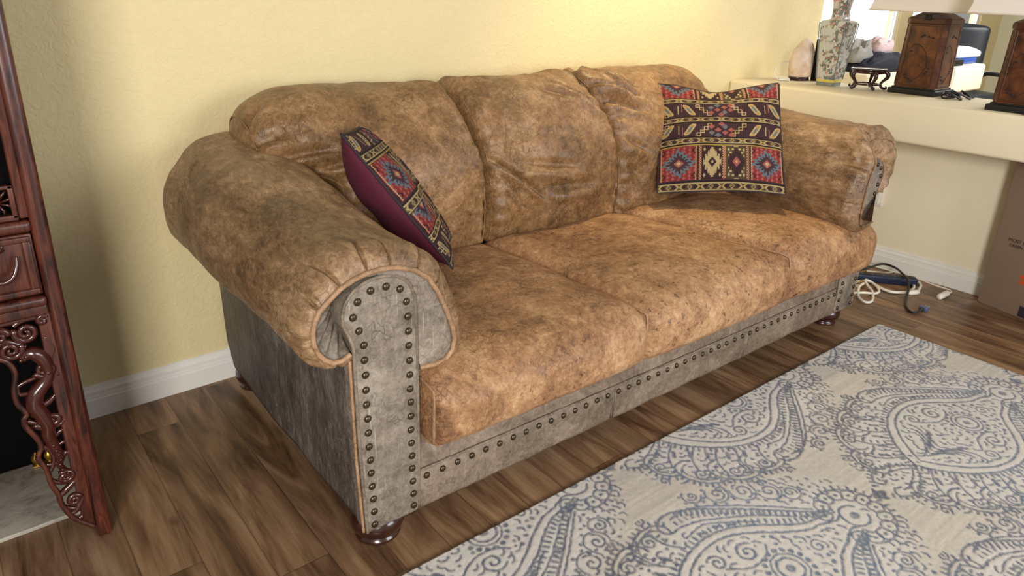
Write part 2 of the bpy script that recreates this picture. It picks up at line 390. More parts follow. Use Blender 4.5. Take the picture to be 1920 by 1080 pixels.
# second ledge in the far room
struct(mesh('trim_2', *box(3.9, 5.86, .80, WY, .69, .888, .02), M['ledge'], sharp=40))
struct(mesh('wall_far_side', *box(3.95, 5.8, .88, WY, 0, .70), M['wall'], smooth=False))
def baseboard(name, p0, p1, nrm):
    prof = [(0,0),(.016,0),(.016,.062),(.0135,.066),(.0135,.07),(.012,.078),(.012,.088),(.007,.096),(.005,.106),(0,.108)]
    p0 = np.array(p0, float); p1 = np.array(p1, float); n = np.array(nrm, float); V = []
    for p in (p0, p1):
        for d, z in prof: V.append((p[0]+n[0]*d, p[1]+n[1]*d, z))
    m = len(prof); F = [(i, (i+1) % m, m+(i+1) % m, m+i) for i in range(m)]+[tuple(range(m)), tuple(range(m, 2*m))[::-1]]
    return fixn(struct(mesh(name, V, F, M['trim'], smooth=False)))
baseboard('baseboard_back', (-4, WY), (3.125, WY), (0, -1))
baseboard('baseboard_right', (3.125, WY), (3.125, -.305), (-1, 0))
baseboard('baseboard_end', (3.109, -.290), (3.30, -.290), (0, -1))

# ------------------------------------------------------------------ the sofa (all parts in its own frame: x along it, y towards the wall)
ANG = -.0162
L = 2.285
sofa = thing('sofa', 'long worn tan leather three-seat sofa with rolled arms and nailhead trim', 'sofa', (0, 0, 0), ANG)
def fold(Q, segs):
    """wrinkles: each seg (x0,y0,x1,y1,width,depth) in the 2D parameters Q; a groove with a raised lip beside it"""
    d = np.zeros(len(Q))
    for x0, y0, x1, y1, w, a in segs:
        p = np.array([x0, y0]); q = np.array([x1, y1]); v = q-p; L2 = v@v
        t = np.clip(((Q-p)@v)/L2, 0, 1); c = p+t[:, None]*v; e = Q-c
        side = (e[:,0]*v[1]-e[:,1]*v[0])/math.sqrt(L2); r = np.linalg.norm(e, axis=1); taper = np.sin(PI*np.clip(t*.86+.10, 0, 1))
        d += -a*np.exp(-(r/w)**2)*taper + .7*a*np.exp(-((r-1.9*w)/(1.3*w))**2)*taper*(side > 0)
    return d
def normals(V, F):
    me = bpy.data.meshes.new('t'); me.from_pydata(V.tolist(), [], [list(map(int, f)) for f in F]); n = np.zeros(len(V)*3)
    n = np.array([v.normal[:] for v in me.vertices]); bpy.data.meshes.remove(me); return n

# ---- frame panels
zb = .072
def sidep(xo, flip):
    V, F, P = rbox((1, 1, 1), (.1, .02, .02), (2, 60, 40)); y = .015+(P[:,1]+1)/2*1.005; z = zb+.010+(P[:,2]+1)/2*.49
    back = sstep(.93, 1.0, (P[:,1]+1)/2)*(1-sstep(0, .18, (P[:,2]+1)/2))
    y -= back*.02; z += back*.03
    x = np.where(P[:,0] < 0, 0.0, .03)-.008*np.sin(PI*(P[:,1]+1)/2)*(P[:,0] < 0)+.0045*vnoise(np.stack([y*0, y, z], 1), 7)*(P[:,0] < 0)
    x = xo+(x+.004 if not flip else -x-.004)
    return np.stack([x, y, z], 1), F
for xo, fl in ((-.002, False), (L+.002, True)):
    V, F = sidep(xo, fl); fixn(mesh('side_panel', V, F, M['side'], sofa))
mesh('back_panel', *box(.01, L-.01, .985, 1.02, zb, .80, .02), M['side'], sofa, sharp=40)
mesh('seat_deck', *box(.10, L-.10, .03, .99, .20, .30), M['lining'], sofa, smooth=False)
# front rail: flat apron with a nail row, a recessed band above it and two seams
def railmesh():
    nx = 240; prof = [(.030, .285), (.020, .270), (.012, .235), (.010, .197), (.008, .190), (.004, .186), (.000, .180), (-.002, .165), (-.001, .12), (.001, .085), (.006, zb), (.03, zb)]
    prof = resample(np.array(prof), 26); V = []; F = []
    for i in range(nx+1):
        x = .135+(L-.27)*i/nx
        cr = sum(math.exp(-((x-s)/.004)**2) for s in (.83, 1.513))
        for y, z in prof:
            k = cr*.004*(z < .18); V.append((x, y+k+.0012*math.sin(x*31+z*20), z-.004*math.sin(PI*i/nx)))
    m = len(prof)
    for i in range(nx):
        for j in range(m-1): F.append((i*m+j, (i+1)*m+j, (i+1)*m+j+1, i*m+j+1))
    return np.array(V), F
rail = fixn(mesh('front_rail', *railmesh(), M['rail'], sofa))
xs = np.linspace(.14, L-.14, 120)
mesh('piping', *tube(np.stack([xs, np.full(120, .004), .190-.004*np.sin(PI*(xs-.14)/(L-.28))], 1), .0035), M['pipdark'], rail)
for s in (.83, 1.513):
    for dx in (-.004, .004): mesh('seam_welt', *tube([(s+dx, .0005, .178), (s+dx, -.002, .13), (s+dx, .001, .078)], .0025), M['pipdark'], rail)
# nails
def nailmesh(r=.0088):
    bm = bmesh.new(); bmesh.ops.create_uvsphere(bm, u_segments=14, v_segments=10, radius=r)
    for v in bm.verts: v.co = Vector((v.co.x, v.co.y*.62, v.co.z))
    me = bpy.data.meshes.new('nailhead'); bm.to_mesh(me); bm.free()
    me.polygons.foreach_set('use_smooth', [True]*len(me.polygons)); me.materials.append(M['nail']); return me
NM = nailmesh()
def nail(x, y, z, parent):
    o = link('nailhead', NM, parent); o.location = (x+random.uniform(-.0008,.0008), y, z+random.uniform(-.0008,.0008)); return o
nx = np.arange(.165, L-.15, .0455)
for x in nx: nail(x, -.002, .172-.004*math.sin(PI*(x-.14)/(L-.28)), rail)

# ---- front posts
postL = [(-.002,.082),(-.011,.30),(-.013,.517),(-.013,.580),(-.022,.610),(-.034,.635),(-.035,.659),(-.028,.684),(-.010,.706),(.012,.719),(.038,.726),(.067,.726),(.094,.720),(.114,.708),(.129,.688),(.137,.664),(.141,.620),(.142,.493),(.142,.30),(.139,.088),(.130,.082)]
def offset_in(P, d):
    P = np.asarray(P); T = np.roll(P, -1, 0)-np.roll(P, 1, 0); N = np.stack([T[:,1], -T[:,0]], 1); N /= np.linalg.norm(N, axis=1, keepdims=True)
    a = np.sum(P[:,0]*np.roll(P[:,1],-1)-np.roll(P[:,0],-1)*P[:,1])
    return P-N*d*(1 if a > 0 else -1)
def post(flip, nsep):
    fx = (lambda x: L-x) if flip else (lambda x: x)
    P = resample(np.array(postL), 150, True)
    V, F = extrude(P, -.006, .05, .006); V[:,0] = fx(V[:,0])
    # soften: light sag of the padded face
    o = fixn(mesh('arm_front_panel', V, F, M['grey'], sofa, sharp=50))
    # padded face
    top = resample(np.array(postL[1:-2]), 90)
    ys = lambda k: -.010+.0*k
    pth = np.stack([fx(top[:,0]), np.full(90, -.003), top[:,1]], 1); full = np.vstack([[fx(-.002), -.003, .083], pth, [fx(.139), -.003, .089]])
    full = resample(full, 130)
    mesh('piping', *tube(full, .0042), M['pipdark'], o)
    lp = full.copy(); lp = lp[:62]; lp[:,0] += (.006 if flip else -.006); lp[:,1] += .008
    mesh('side_piping', *tube(lp[:44], .0042), M['piping'], o)
    # nail line
    I = offset_in(np.array(postL), .022); I = I[:-1]; I[0][1] = .102; I[-1] = (.128-.005, .104)
    path = I; ds = np.linalg.norm(np.diff(path, axis=0), axis=1).sum(); n = int(ds/.0355)
    Q = resample(path, n)
    if nsep >= n:
        for x, z in Q: nail(fx(x), -.0075, z, o)
    else:
        base = [v.co[:] for v in NM.vertices]; Fb = [tuple(p.vertices) for p in NM.polygons]; order = list(range(n))[::-1]
        for k in order[:nsep]: nail(fx(Q[k][0]), -.0075, Q[k][1], o)
        parts = [(np.array(base)+np.array([fx(Q[k][0]), -.0075, Q[k][1]]), Fb) for k in order[nsep:]]
        r = mesh('nailheads', *join(*parts), M['nail'], o); r['kind'] = 'stuff'
    return o
post(False, 99); post(True, 8)

# ---- rolled arms
weltL = [(.150,.479),(.190,.474),(.221,.479),(.239,.497),(.245,.524),(.240,.555),(.230,.584),(.216,.620),(.200,.656),(.176,.695),(.141,.722),(.098,.738),(.060,.742),(.026,.740),(-.006,.732),(-.034,.720),(-.062,.699),(-.082,.682),(-.094,.660),(-.100,.637),(-.099,.612),(-.092,.590),(-.078,.570),(-.060,.557),(-.040,.556),(-.020,.566)]
weltR = [(.130,.500),(.175,.494),(.212,.497),(.232,.512),(.240,.545),(.240,.590),(.236,.640),(.226,.690),(.205,.735),(.172,.772),(.130,.795),(.085,.806),(.040,.806),(.0,.802),(-.044,.792),(-.082,.772),(-.108,.744),(-.118,.710),(-.118,.676),(-.112,.650),(-.098,.622),(-.074,.600),(-.042,.588),(-.022,.585)]
def arm(W, flip, seed):
    fx = (lambda x: L-x) if flip else (lambda x: x)
    n = 440; P = resample(np.array(W), n)
    T = np.gradient(P, axis=0); N = np.stack([-T[:,1], T[:,0]], 1); N /= np.linalg.norm(N, axis=1, keepdims=True)
    c = np.array([.075, .62])
    if ((P+N*.01-c)**2).sum() < ((P-c)**2).sum(): N = -N
    for _ in range(24): N[1:-1] = (N[:-2]+N[1:-1]*2+N[2:]); N /= np.linalg.norm(N, axis=1, keepdims=True)
    u = np.linspace(0, 1, n); yy = np.r_[np.linspace(0, .06, 22), np.linspace(.067, .98, 110)]
    rows = []; PUFF = .047; pl = [.13, .27, .36, .445, .53, .60, .68, .76, .84, .91, .965] if not flip else [.2,.33,.42,.5,.58,.66,.74,.82,.9,.96]
    amp = [.2,.55,.9,1,1,1,.9,.8,.7,.8,.7] if not flip else [.3,.5,.6,.9,1,1,1,1,.9,.8]
    for y in yy:
        t = min(1, y/.06); off = PUFF*math.sqrt(max(0, 1-(1-t)**2))*(1 if y < .06 else 1)
        gr = float(sstep(.1, .95, np.array([y]))[0])*.085*(1 if not flip else .35)
        Q = P+N*(off*(1-(.0 if flip else .36)*sstep(0, 1, (.0-P[:,0])/.07)))[:, None]
        upw = np.clip((P[:,1]-.60)/.12, 0, 1)
        Q[:,1] += gr*sstep(0, 1, (P[:,1]-.57)/.16); Q[:,0] += -gr*.10*sstep(0, 1, (.06-P[:,0])/.14)
        # pleats gathered at the welt
        cr = np.zeros(n)
        for a, k in zip(pl, amp):
            ang = .012*math.sin(a*40)*y/.1; ln = .105+.035*math.sin(a*57)
            cr += 2.8*k*np.exp(-((u-a-ang)/.0036)**2)*max(0, 1-y/ln)*(1 if y > .006 else y/.006)
            cr -= .5*k*np.exp(-((u-a-ang-.014)/.010)**2)*max(0, 1-y/ln)*(1 if y > .006 else y/.006)
        for s, k in ((.43, 1.0), (.83, .8)): cr += k*.4*math.exp(-((y-s)/.004)**2)
        Pn = np.stack([Q[:,0]*1.0, np.full(n, y), Q[:,1]], 1)
        big = vnoise(Pn+seed, 5)*.007+vnoise(Pn+seed, 14)*.0032+vnoise(Pn*np.array([1, .5, 1])+seed, 34)*.0010
        if flip:
            # slouching, wrinkled end of the right arm
            kf = np.exp(-((y-.06)/.10)**2)
            big += kf*.010*vnoise(Pn*np.array([1, 2.2, 1.4])+3, 16)
            big -= kf*.020*np.exp(-((u-.36)/.028)**2)*np.clip(y/.03, 0, 1)
        Q = Q-N*(cr*.0085)[:, None]+N*(big*min(1, y/.04))[:, None]
        y0 = np.full(n, y)
        if flip: y0 = y0*1-.072*(1-sstep(.36, .50, u))*(1-min(1, y/.5))
        rows.append(np.stack([fx(Q[:,0]), y0, Q[:,1]], 1))
    V = np.concatenate(rows); F = []
    for r in range(len(yy)-1):
        for k in range(n-1): F.append((r*n+k, r*n+k+1, (r+1)*n+k+1, (r+1)*n+k))
    # closed underneath and at the back
    e = len(V); m = len(yy)
    last = (m-1)*n; F.append(tuple(range(last, last+n)))
    for r in range(m-1): F.append((r*n+n-1, r*n, (r+1)*n, (r+1)*n+n-1))
    o = fixn(mesh('rolled_arm', V, F, M['arm'], sofa))
    # welt
    wy = rows[0][:,1]-.002
    w = np.stack([fx(P[:,0]), wy, P[:,1]], 1); mesh('piping', *tube(w, .0058 if not flip else .004, 10), M['piping' if not flip else 'arm'], o)
    # front face of the roll, gathered into the curl on the outer side
    cpt = resample(np.array([(.142,.500),(.142,.60),(.138,.66),(.118,.70),(.09,.715),(.067,.72),(.03,.72),(.0,.71),(-.02,.69),(-.030,.66),(-.030,.64),(-.022,.618),(-.014,.60),(-.012,.585)]), n)
    K = 26; rows = []
    for k in range(K+1):
        s = k/K; B = P*(1-s)+cpt*s; left = sstep(.52, .72, u)
        dep = .003+.012*math.sin(PI*s)*-1*(1-left)+left*(.050*s**1.3)+left*.006*np.sin(u*150+s*3)*math.sin(PI*min(1, s*1.1))*1.0
        dep = dep+.002*np.sin(u*60)*s*(1-s)
        if flip: dep = -.020*math.sin(PI*s)**.8*left+.0035*math.sin(PI*s)*np.sin(u*70+s*5)*left+.004*np.sin(s*9+u*12)*math.sin(PI*s)-.010*s*left+.002
        y0 = dep-(.072*(1-sstep(.36, .50, u))*(1-s) if flip else 0)
        rows.append(np.stack([fx(B[:,0]), y0, B[:,1]], 1))
    V = np.concatenate(rows); F = []
    for r in range(K):
        for k in range(n-1): F.append((r*n+k, r*n+k+1, (r+1)*n+k+1, (r+1)*n+k))
    q = fixn(mesh('arm_face', V, F, M['arm' if flip else 'grey'], o))
    return o
armL = arm(weltL, False, 1.0); armR = arm(weltR, True, 7.0)
# inner fill under the arms so that no gap opens beside the cushions
mesh('arm_core', *box(.02, .15, .03, .98, .40, .66, .01), M['lining'], armL); mesh('arm_core', *box(L-.15, L-.02, .03, .98, .40, .66, .01), M['lining'], armR)

# ---- seat cushions
def seat(xf0, xf1, xb0, xb1, seed, tee=0.0, folds=(), fz=0.0):
    H = (1, 1, 1); R = (.055, .21, .62); nn = (56, 60, 20)
    def dfm(Q):
        s, t, w = Q[:,0], Q[:,1], Q[:,2]
        ty = (t+1)/2; y = -.068+ty*.735
        xl = xf0+(xb0-xf0)*ty; xr = xf1+(xb1-xf1)*ty+tee*(1-sstep(-.02, .035, y))
        x = xl+(xr-xl)*(s+1)/2
        x = x+np.where(np.abs(s) > .9, np.sign(s)*.010*(1-t**2)*(1-w**2), 0)
        ed = (1-np.abs(s)**6)*(1-np.clip(np.abs(t+.05), 0, 1)**5)
        zt = .448+.030*ty+.034*ed+fz*(1-ty); zbm = .262+.02*ty
        z = zbm+(zt-zbm)*(w+1)/2
        bulge = (1-w**2)*(1-sstep(-.9, -.6, t))*(1-np.abs(s)**6)
        y = y-.026*bulge-(.02*(1-sstep(-.97,-.7,t)))*(1-w)*0
        z = z-.016*(1-sstep(-1, -.75, t))*(w < 0)*0
        Pn = np.stack([x, y, z], 1)+seed
        nz = vnoise(Pn, 6)*.007+vnoise(Pn, 15)*.0032+vnoise(Pn, 34)*.0012
        up = sstep(.3, .9, w)*(1-np.abs(s)**10)
        fr = (1-sstep(-1, -.8, t))*(1-np.abs(w)**4)
        if len(folds): nz = nz+fold(np.stack([x, y], 1), folds)
        z = z+nz*up; y = y+nz*fr*.8
        return np.stack([x, y, z], 1)
    Q, F, P = rbox(H, R, nn); V = dfm(Q)
    o = mesh('seat_cushion', V, F, M['seat'], sofa)
    # piped seams around the two end faces
    for sx in (-1, 1):
        k = 46; pr = [( -1+2*i/k, -1) for i in range(k)]+[(1, -1+2*i/k) for i in range(k)]+[(1-2*i/k, 1) for i in range(k)]+[(-1, 1-2*i/k) for i in range(k)]
        Pp = np.array([(sx, a, b) for a, b in pr]); Qp = round_pts(Pp, H, R); W = dfm(Qp)
        cen = W.mean(0); W = W+(W-cen)*np.array([0, .006, .012])
        mesh('piping', *tube(W, .0038, 7, closed=True), M['piping'], o)
    return o
seat(.152, .884, .20, .780, 0.0, folds=[(.20,.02,.32,.10,.012,.004),(.45,.2,.6,.5,.03,.004)])
seat(.890, 1.640, .786, 1.450, 3.0, folds=[(1.0,.3,1.3,.45,.03,.004)])
seat(1.646, 2.125, 1.456, 2.10, 6.0, tee=.125, fz=.022, folds=[(1.8,.2,2.0,.4,.03,.004)])

# ---- back cushions: a padded slab bent over the top of the back
CL = resample(smooth_path([(.70,.46),(.685,.56),(.69,.66),(.715,.76),(.765,.85),(.83,.905),(.90,.915),(.950,.885),(.965,.82)], 80), 200)
CT = np.gradient(CL, axis=0); CT /= np.linalg.norm(CT, axis=1, keepdims=True); CN = np.stack([-CT[:,1], CT[:,0]], 1)   # towards the front / up
def backc(lo, hi, seed, folds, hl=None, thick=.088, rise=0.0, bulge=.030, dl=0.0, dr=0.0):
    """lo, hi: x bounds as functions of height parameter t (0 bottom .. 1 behind)"""
    H = (1, 1, 1); R = (.14, .85, .10); nn = (90, 10, 120)
    def dfm(Q, disp=True):
        s, d, w = Q[:,0], Q[:,1], Q[:,2]
        t = (w+1)/2; k = np.clip(t*199, 0, 198.999); i = k.astype(int); f = (k-i)[:, None]
        c = CL[i]*(1-f)+CL[i+1]*f; nrm = CN[i]
        x = lo(t)+(hi(t)-lo(t))*(s+1)/2
        pad = thick+bulge*(1-s**2)*np.sin(PI*np.clip(t*1.25, 0, 1))**.7
        th = -d*pad      # d=-1 is the front
        y = c[:,0]+nrm[:,0]*th; z = c[:,1]+nrm[:,1]*th+rise*sstep(.4, .7, t)-sstep(.35, .6, t)*(dl*np.clip((-s-.45)/.55, 0, 1)**2+dr*np.clip((s-.45)/.55, 0, 1)**2)
        if disp:
            front = sstep(.2, .8, -d)
            Pn = np.stack([x, y, z], 1)+seed
            dd = vnoise(Pn, 5.5)*.011+vnoise(Pn*np.array([1, 1, .8]), 12)*.0055+vnoise(Pn*np.array([1, 1, 1.6]), 27)*.0022
            dd = dd+fold(np.stack([s, t], 1)*np.array([.36, .80]), [(a*.36, b*.80, c2*.36, e*.80, wd*.75, dp*2.4) for a, b, c2, e, wd, dp in folds])
            # little gathers where the panel is sewn to the border
            eg = np.clip((np.abs(s)-.72)/.2, 0, 1)*np.clip((1-np.abs(s))/.05, 0, 1)
            dd = dd+eg*.0040*np.sin(t*95+seed*9+s*4)
            y = y+nrm[:,0]*dd*front; z = z+nrm[:,1]*dd*front
        return np.stack([x, y, z], 1)
    Q, F, P = rbox(H, R, nn); V = dfm(Q)
    o = mesh('back_cushion', V, F, M['backc'], sofa)
    for sx in (-1, 1):
        k = 110; Pp = np.array([(sx, -1, -1+2*i/k) for i in range(3, k-2)]); W = dfm(round_pts(Pp, H, R), False)
        mesh('seam_piping', *tube(W, .0028, 6), M['backc'], o)
    return o
c_ = lambda v: (lambda t: np.full_like(t, v))
leftlo = lambda t: .27-.215*sstep(.38, .62, t)+.03*sstep(.8, 1, t)
backc(leftlo, lambda t: .800-.03*sstep(.3, .7, t), 0.5,
      [(-.98,.64,-.72,.60,.020,.012),(-.99,.56,-.55,.52,.016,.010),(-.95,.48,-.35,.47,.014,.009),(-.9,.40,-.3,.43,.016,.008),(-.98,.72,-.80,.74,.016,.010),(.75,.80,.98,.70,.016,.008),(.5,.74,.62,.66,.012,.004)], dl=.060)
backc(lambda t: .806-.02*sstep(.3, .7, t), lambda t: 1.440-.055*sstep(.42, .75, t), 2.5,
      [(-.97,.42,-.25,.20,.012,.013),(-.9,.36,-.55,.16,.010,.008),(-.6,.38,.2,.33,.022,.009),(-.3,.26,.5,.24,.022,.008),(.25,.74,.95,.55,.024,.013),(.1,.66,.5,.62,.02,.005),(-.9,.80,-.5,.74,.016,.008),(-.6,.56,-.75,.40,.02,.006),(.6,.84,.97,.76,.014,.010)], bulge=.034)
backc(lambda t: 1.436-.065*sstep(.42, .75, t), lambda t: 2.07+.065*sstep(.38, .6, t), 4.5,
      [(-.98,.70,-.42,.60,.020,.024),(-.95,.60,-.4,.52,.016,.010),(-.7,.80,-.35,.62,.012,.010),(-.90,.78,-.68,.84,.014,.006),(-.96,.44,-.5,.34,.02,.009),(-.9,.30,-.6,.22,.02,.006)], rise=.014, dr=.055, bulge=.014)
mesh('back_frame', *box(.20, L-.20, .84, .99, .30, .84, .03), M['side'], sofa, sharp=40)

# ---- bun feet
for x, y in ((.064, .076), (L-.064, .076), (.070, .955), (L-.07, .955)):
    prof = [(.040, .086), (.042, .078), (.058, .071), (.067, .058), (.069, .044), (.064, .028), (.052, .018), (.051, .014), (.057, .011), (.058, .004), (.054, .0)]
    mesh('foot', *lathe(prof[::-1], 36, (x, y, 0)), M['darkwood'], sofa)

# ------------------------------------------------------------------ painting helpers (patterns woven into cloth, drawn in the cloth's own coordinates)
class Raster:
    def __init__(s, u0, u1, v0, v1, res):
        s.u0, s.v0, s.res = u0, v0, res; s.w = int((u1-u0)/res)+1; s.h = int((v1-v0)/res)+1; s.A = np.zeros((s.h, s.w))
    def seg(s, p, q, r, val=1.0):
        a = (min(p[0], q[0])-r*2-s.u0)/s.res; b = (max(p[0], q[0])+r*2-s.u0)/s.res; c = (min(p[1], q[1])-r*2-s.v0)/s.res; d = (max(p[1], q[1])+r*2-s.v0)/s.res
        a, c = max(0, int(a)), max(0, int(c)); b, d = min(s.w, int(b)+2), min(s.h, int(d)+2)
        if a >= b or c >= d: return
        X, Y = np.meshgrid(s.u0+np.arange(a, b)*s.res, s.v0+np.arange(c, d)*s.res)
        vx, vy = q[0]-p[0], q[1]-p[1]; L2 = vx*vx+vy*vy+1e-12
        t = np.clip(((X-p[0])*vx+(Y-p[1])*vy)/L2, 0, 1); D = np.hypot(X-p[0]-t*vx, Y-p[1]-t*vy)
        s.A[c:d, a:b] = np.maximum(s.A[c:d, a:b], val*np.clip((r-D)/s.res+.5, 0, 1))
    def line(s, P, r, val=1.0):
        for p, q in zip(P[:-1], P[1:]): s.seg(p, q, r, val)
    def dot(s, p, r, val=1.0): s.seg(p, (p[0]+1e-6, p[1]), r, val)
    def sample(s, u, v):
        i = np.clip((u-s.u0)/s.res, 0, s.w-1.001); j = np.clip((v-s.v0)/s.res, 0, s.h-1.001); a = i.astype(int); b = j.astype(int); f = i-a; g = j-b
        return (s.A[b,a]*(1-f)*(1-g)+s.A[b,a+1]*f*(1-g)+s.A[b+1,a]*(1-f)*g+s.A[b+1,a+1]*f*g)
def spiral(cx, cy, r, turns=1.6, a0=0, d=1, n=40):
    return [(cx+r*(1-t*.85)*math.cos(a0+d*t*turns*2*PI), cy+r*(1-t*.85)*math.sin(a0+d*t*turns*2*PI)) for t in np.linspace(0, 1, n)]
def arc(cx, cy, r, a0, a1, n=24, e=1.0): return [(cx+r*math.cos(a), cy+e*r*math.sin(a)) for a in np.linspace(a0, a1, n)]
def ticks(R, P, off, ln, step, r, side=1):
    P = resample(np.array(P), max(3, int(np.linalg.norm(np.diff(np.array(P), axis=0), axis=1).sum()/step)))
    T = np.gradient(P, axis=0); T /= np.linalg.norm(T, axis=1, keepdims=True); N = np.stack([-T[:,1], T[:,0]], 1)*side
    for p, n in zip(P, N): R.seg(p+n*off, p+n*(off+ln), r)
# ---- the damask motif of the rug: tip at u=0, ring knob at u=.65
def motif():
    R = Raster(-.27, .82, -.36, .36, .0022); LW = .0038; r2 = random.Random(5)
    S = lambda pts, n=50: [tuple(p) for p in smooth_path([(a, b) for a, b in pts], n)]
    for sg in (1, -1):
        f = lambda pts: [(a, b*sg) for a, b in pts]
        inner = S([(0,0),(.03,.045),(.08,.10),(.15,.15),(.23,.172),(.31,.165),(.38,.13),(.44,.085),(.50,.050),(.545,.040),(.575,.028)])
        outer = S([(-.035,0),(-.005,.055),(.055,.118),(.135,.170),(.23,.196),(.32,.188),(.40,.150),(.46,.104),(.515,.070),(.56,.058),(.60,.050),(.622,.042)])
        R.line(f(inner), LW); R.line(f(outer), LW*1.05); ticks(R, f(outer), .008, .013, .017, .004, sg)
        R.line(f(S([(.575,.028),(.60,.020),(.622,.028)], 10)), LW)
        # large sweeping leaf from the knob
        l1 = S([(.60,.060),(.53,.118),(.46,.180),(.38,.245),(.31,.295),(.25,.318),(.205,.312),(.185,.285),(.20,.262),(.235,.262)])
        l2 = S([(.585,.085),(.50,.165),(.42,.232),(.35,.280),(.29,.302),(.24,.298)])
        R.line(f(l1), LW); R.line(f(l2), LW*.9); ticks(R, f(l1[:-14]), .007, .012, .016, .0045, sg)
        R.line(f(S([(.235,.262),(.29,.25),(.36,.215),(.44,.165),(.52,.10)])), LW*.85)
        ticks(R, f(S([(.24,.285),(.30,.275),(.38,.225),(.46,.17)])), 0, .010, .018, .0035, -sg)
        R.line(f(S([(.22,.225),(.29,.232),(.36,.195),(.42,.15)])), LW*.8)
        for a, b, c in ((.26,.215,.35),(.31,.208,.4),(.35,.19,.3)): R.seg((a, b*sg), (a+.018, (b-.008)*sg), .0055)
        # side scallops
        for cx, cy, w, h, rot in ((.135,.262,.075,.050,.35),(.035,.235,.080,.052,.62),(-.055,.185,.078,.050,.95),(-.125,.095,.062,.042,1.4)):
            el = []
            for a in np.linspace(-.5, 4.2, 34):
                x = w*math.cos(a); y = h*math.sin(a); el.append((cx+(x*math.cos(rot)-y*math.sin(rot))*1.0, cy+x*math.sin(rot)+y*math.cos(rot)))
            R.line(f(el), LW*.95); ticks(R, f(el[4:26]), .006, .009, .015, .0042, -sg)
            el2 = [(cx+(a-cx)*.72, cy+(b-cy)*.72) for a, b in el]; R.line(f(el2[2:-3]), LW*.75)
            R.line(f(spiral(cx+.012*math.cos(rot+1.5), cy+.012*math.sin(rot+1.5), .024, 1.5, rot, 1)), LW*.9)
            for k in range(4): R.dot((cx+w*.45*math.cos(rot+k-1.4), (cy+w*.45*math.sin(rot+k-1.4))*sg), .0055)
            R.line(f(spiral(cx+(w+.016)*math.cos(rot+.9), cy+(w+.010)*math.sin(rot+.9), .016, 1.2, rot, -1)), LW*.9)
        # ribs between heart and scallops
        for a, b, c, d in ((.19,.205,.15,.30),(.12,.175,.07,.275),(.07,.14,.0,.23),(.02,.09,-.06,.18),(-.02,.04,-.11,.12)):
            R.line(f(S([(a,b),((a+c)/2-.012,(b+d)/2-.004),(c,d)], 16)), LW*.9); ticks(R, f(S([(a,b),((a+c)/2-.012,(b+d)/2-.004),(c,d)], 16)), .010, .010, .02, .004, -1)
        for a, b in ((.13,.20),(.08,.175),(.03,.135),(-.01,.10),(-.05,.07)): R.seg((a, b*sg), (a-.016, (b+.020)*sg), .006)
        # trailing plume beyond the tip
        R.line(f(S([(-.035,.0),(-.08,.035),(-.14,.060),(-.19,.058),(-.215,.035),(-.20,.015),(-.175,.020)])), LW)
        R.line(f(S([(-.055,.0),(-.10,.022),(-.15,.036),(-.18,.034)])), LW*.85)
        ticks(R, f(S([(-.06,.03),(-.11,.06),(-.17,.075),(-.21,.06),(-.235,.03)])), 0, .012, .016, .0045, sg)
        # rosettes around the knob end
        for k, a in enumerate(np.linspace(.22, 2.5, 6)):
            cx, cy = .655+.082*math.cos(a), .082*math.sin(a)*1.05; R.line(f(arc(cx, cy, .0215, 0, 2*PI, 22)), LW*.85); R.dot((cx, cy*sg), .006)
        R.line(f(arc(.655, 0, .108, .1, 1.9, 30)), LW*.8); ticks(R, f(arc(.655, 0, .112, .1, 1.8, 30)), 0, .011, .018, .004, -sg)
        for cx, cy, r in ((.555,.205,.026),(.495,.250,.028),(.425,.288,.024),(.600,.165,.020),(.36,.325,.018)):
            R.line(f(spiral(cx, cy, r, 1.3, cx*9, 1)), LW*.9); R.line(f(arc(cx, cy, r+.010, cx*5, cx*5+4, 20)), LW*.8)
            for k in range(5): R.dot((cx+(r+.019)*math.cos(k*.8+cx*5), (cy+(r+.019)*math.sin(k*.8+cx*5))*sg), .0055)
        # inside the heart
        R.line(f(spiral(.305, .098, .034, 1.5, .6, 1)), LW); R.line(f(spiral(.215, .122, .026, 1.5, 2.4, -1)), LW)
        R.line(f(S([(.215,.096),(.27,.062),(.33,.062),(.365,.085)], 20)), LW*.9)
        for k in range(5):
            a = .25+k*.36; R.line(f(S([(.045+.02*k, .004), (.085+.022*k, .02+.016*k), (.10+.018*k, .030+.022*k)], 12)), LW*.95)
            R.seg((.09+.02*k, (.012+.008*k)*sg), (.105+.02*k, (.018+.011*k)*sg), .006)
        for k in range(8): a = .2+k*.36; R.dot((.345+.062*math.cos(a), .062*math.sin(a)*sg), .008)
        for k in range(4): R.dot((.40+.026*k, (.094-.020*k)*sg), .007)
    R.line(arc(.655, 0, .040, .55, 2*PI-.55, 30), LW); R.line(arc(.345, 0, .034, 0, 2*PI, 30), LW); R.line(arc(.345, 0, .048, 0, 2*PI, 36), LW*.8)
    R.dot((.655, 0), .014, .9); R.dot((.345, 0), .013, .9)
    for k in range(6): R.line(spiral(.47+.0*k, 0, .022, 1.3, 0, 1), LW*.8)
    for a in (-.7, -.25, .25, .7): R.seg((.775, .0), (.775+.034*math.cos(a), .034*math.sin(a)), .0048)
    for a in (PI-.6, PI, PI+.6): R.seg((-.235, 0), (-.235+.030*math.cos(a), .030*math.sin(a)), .0048)
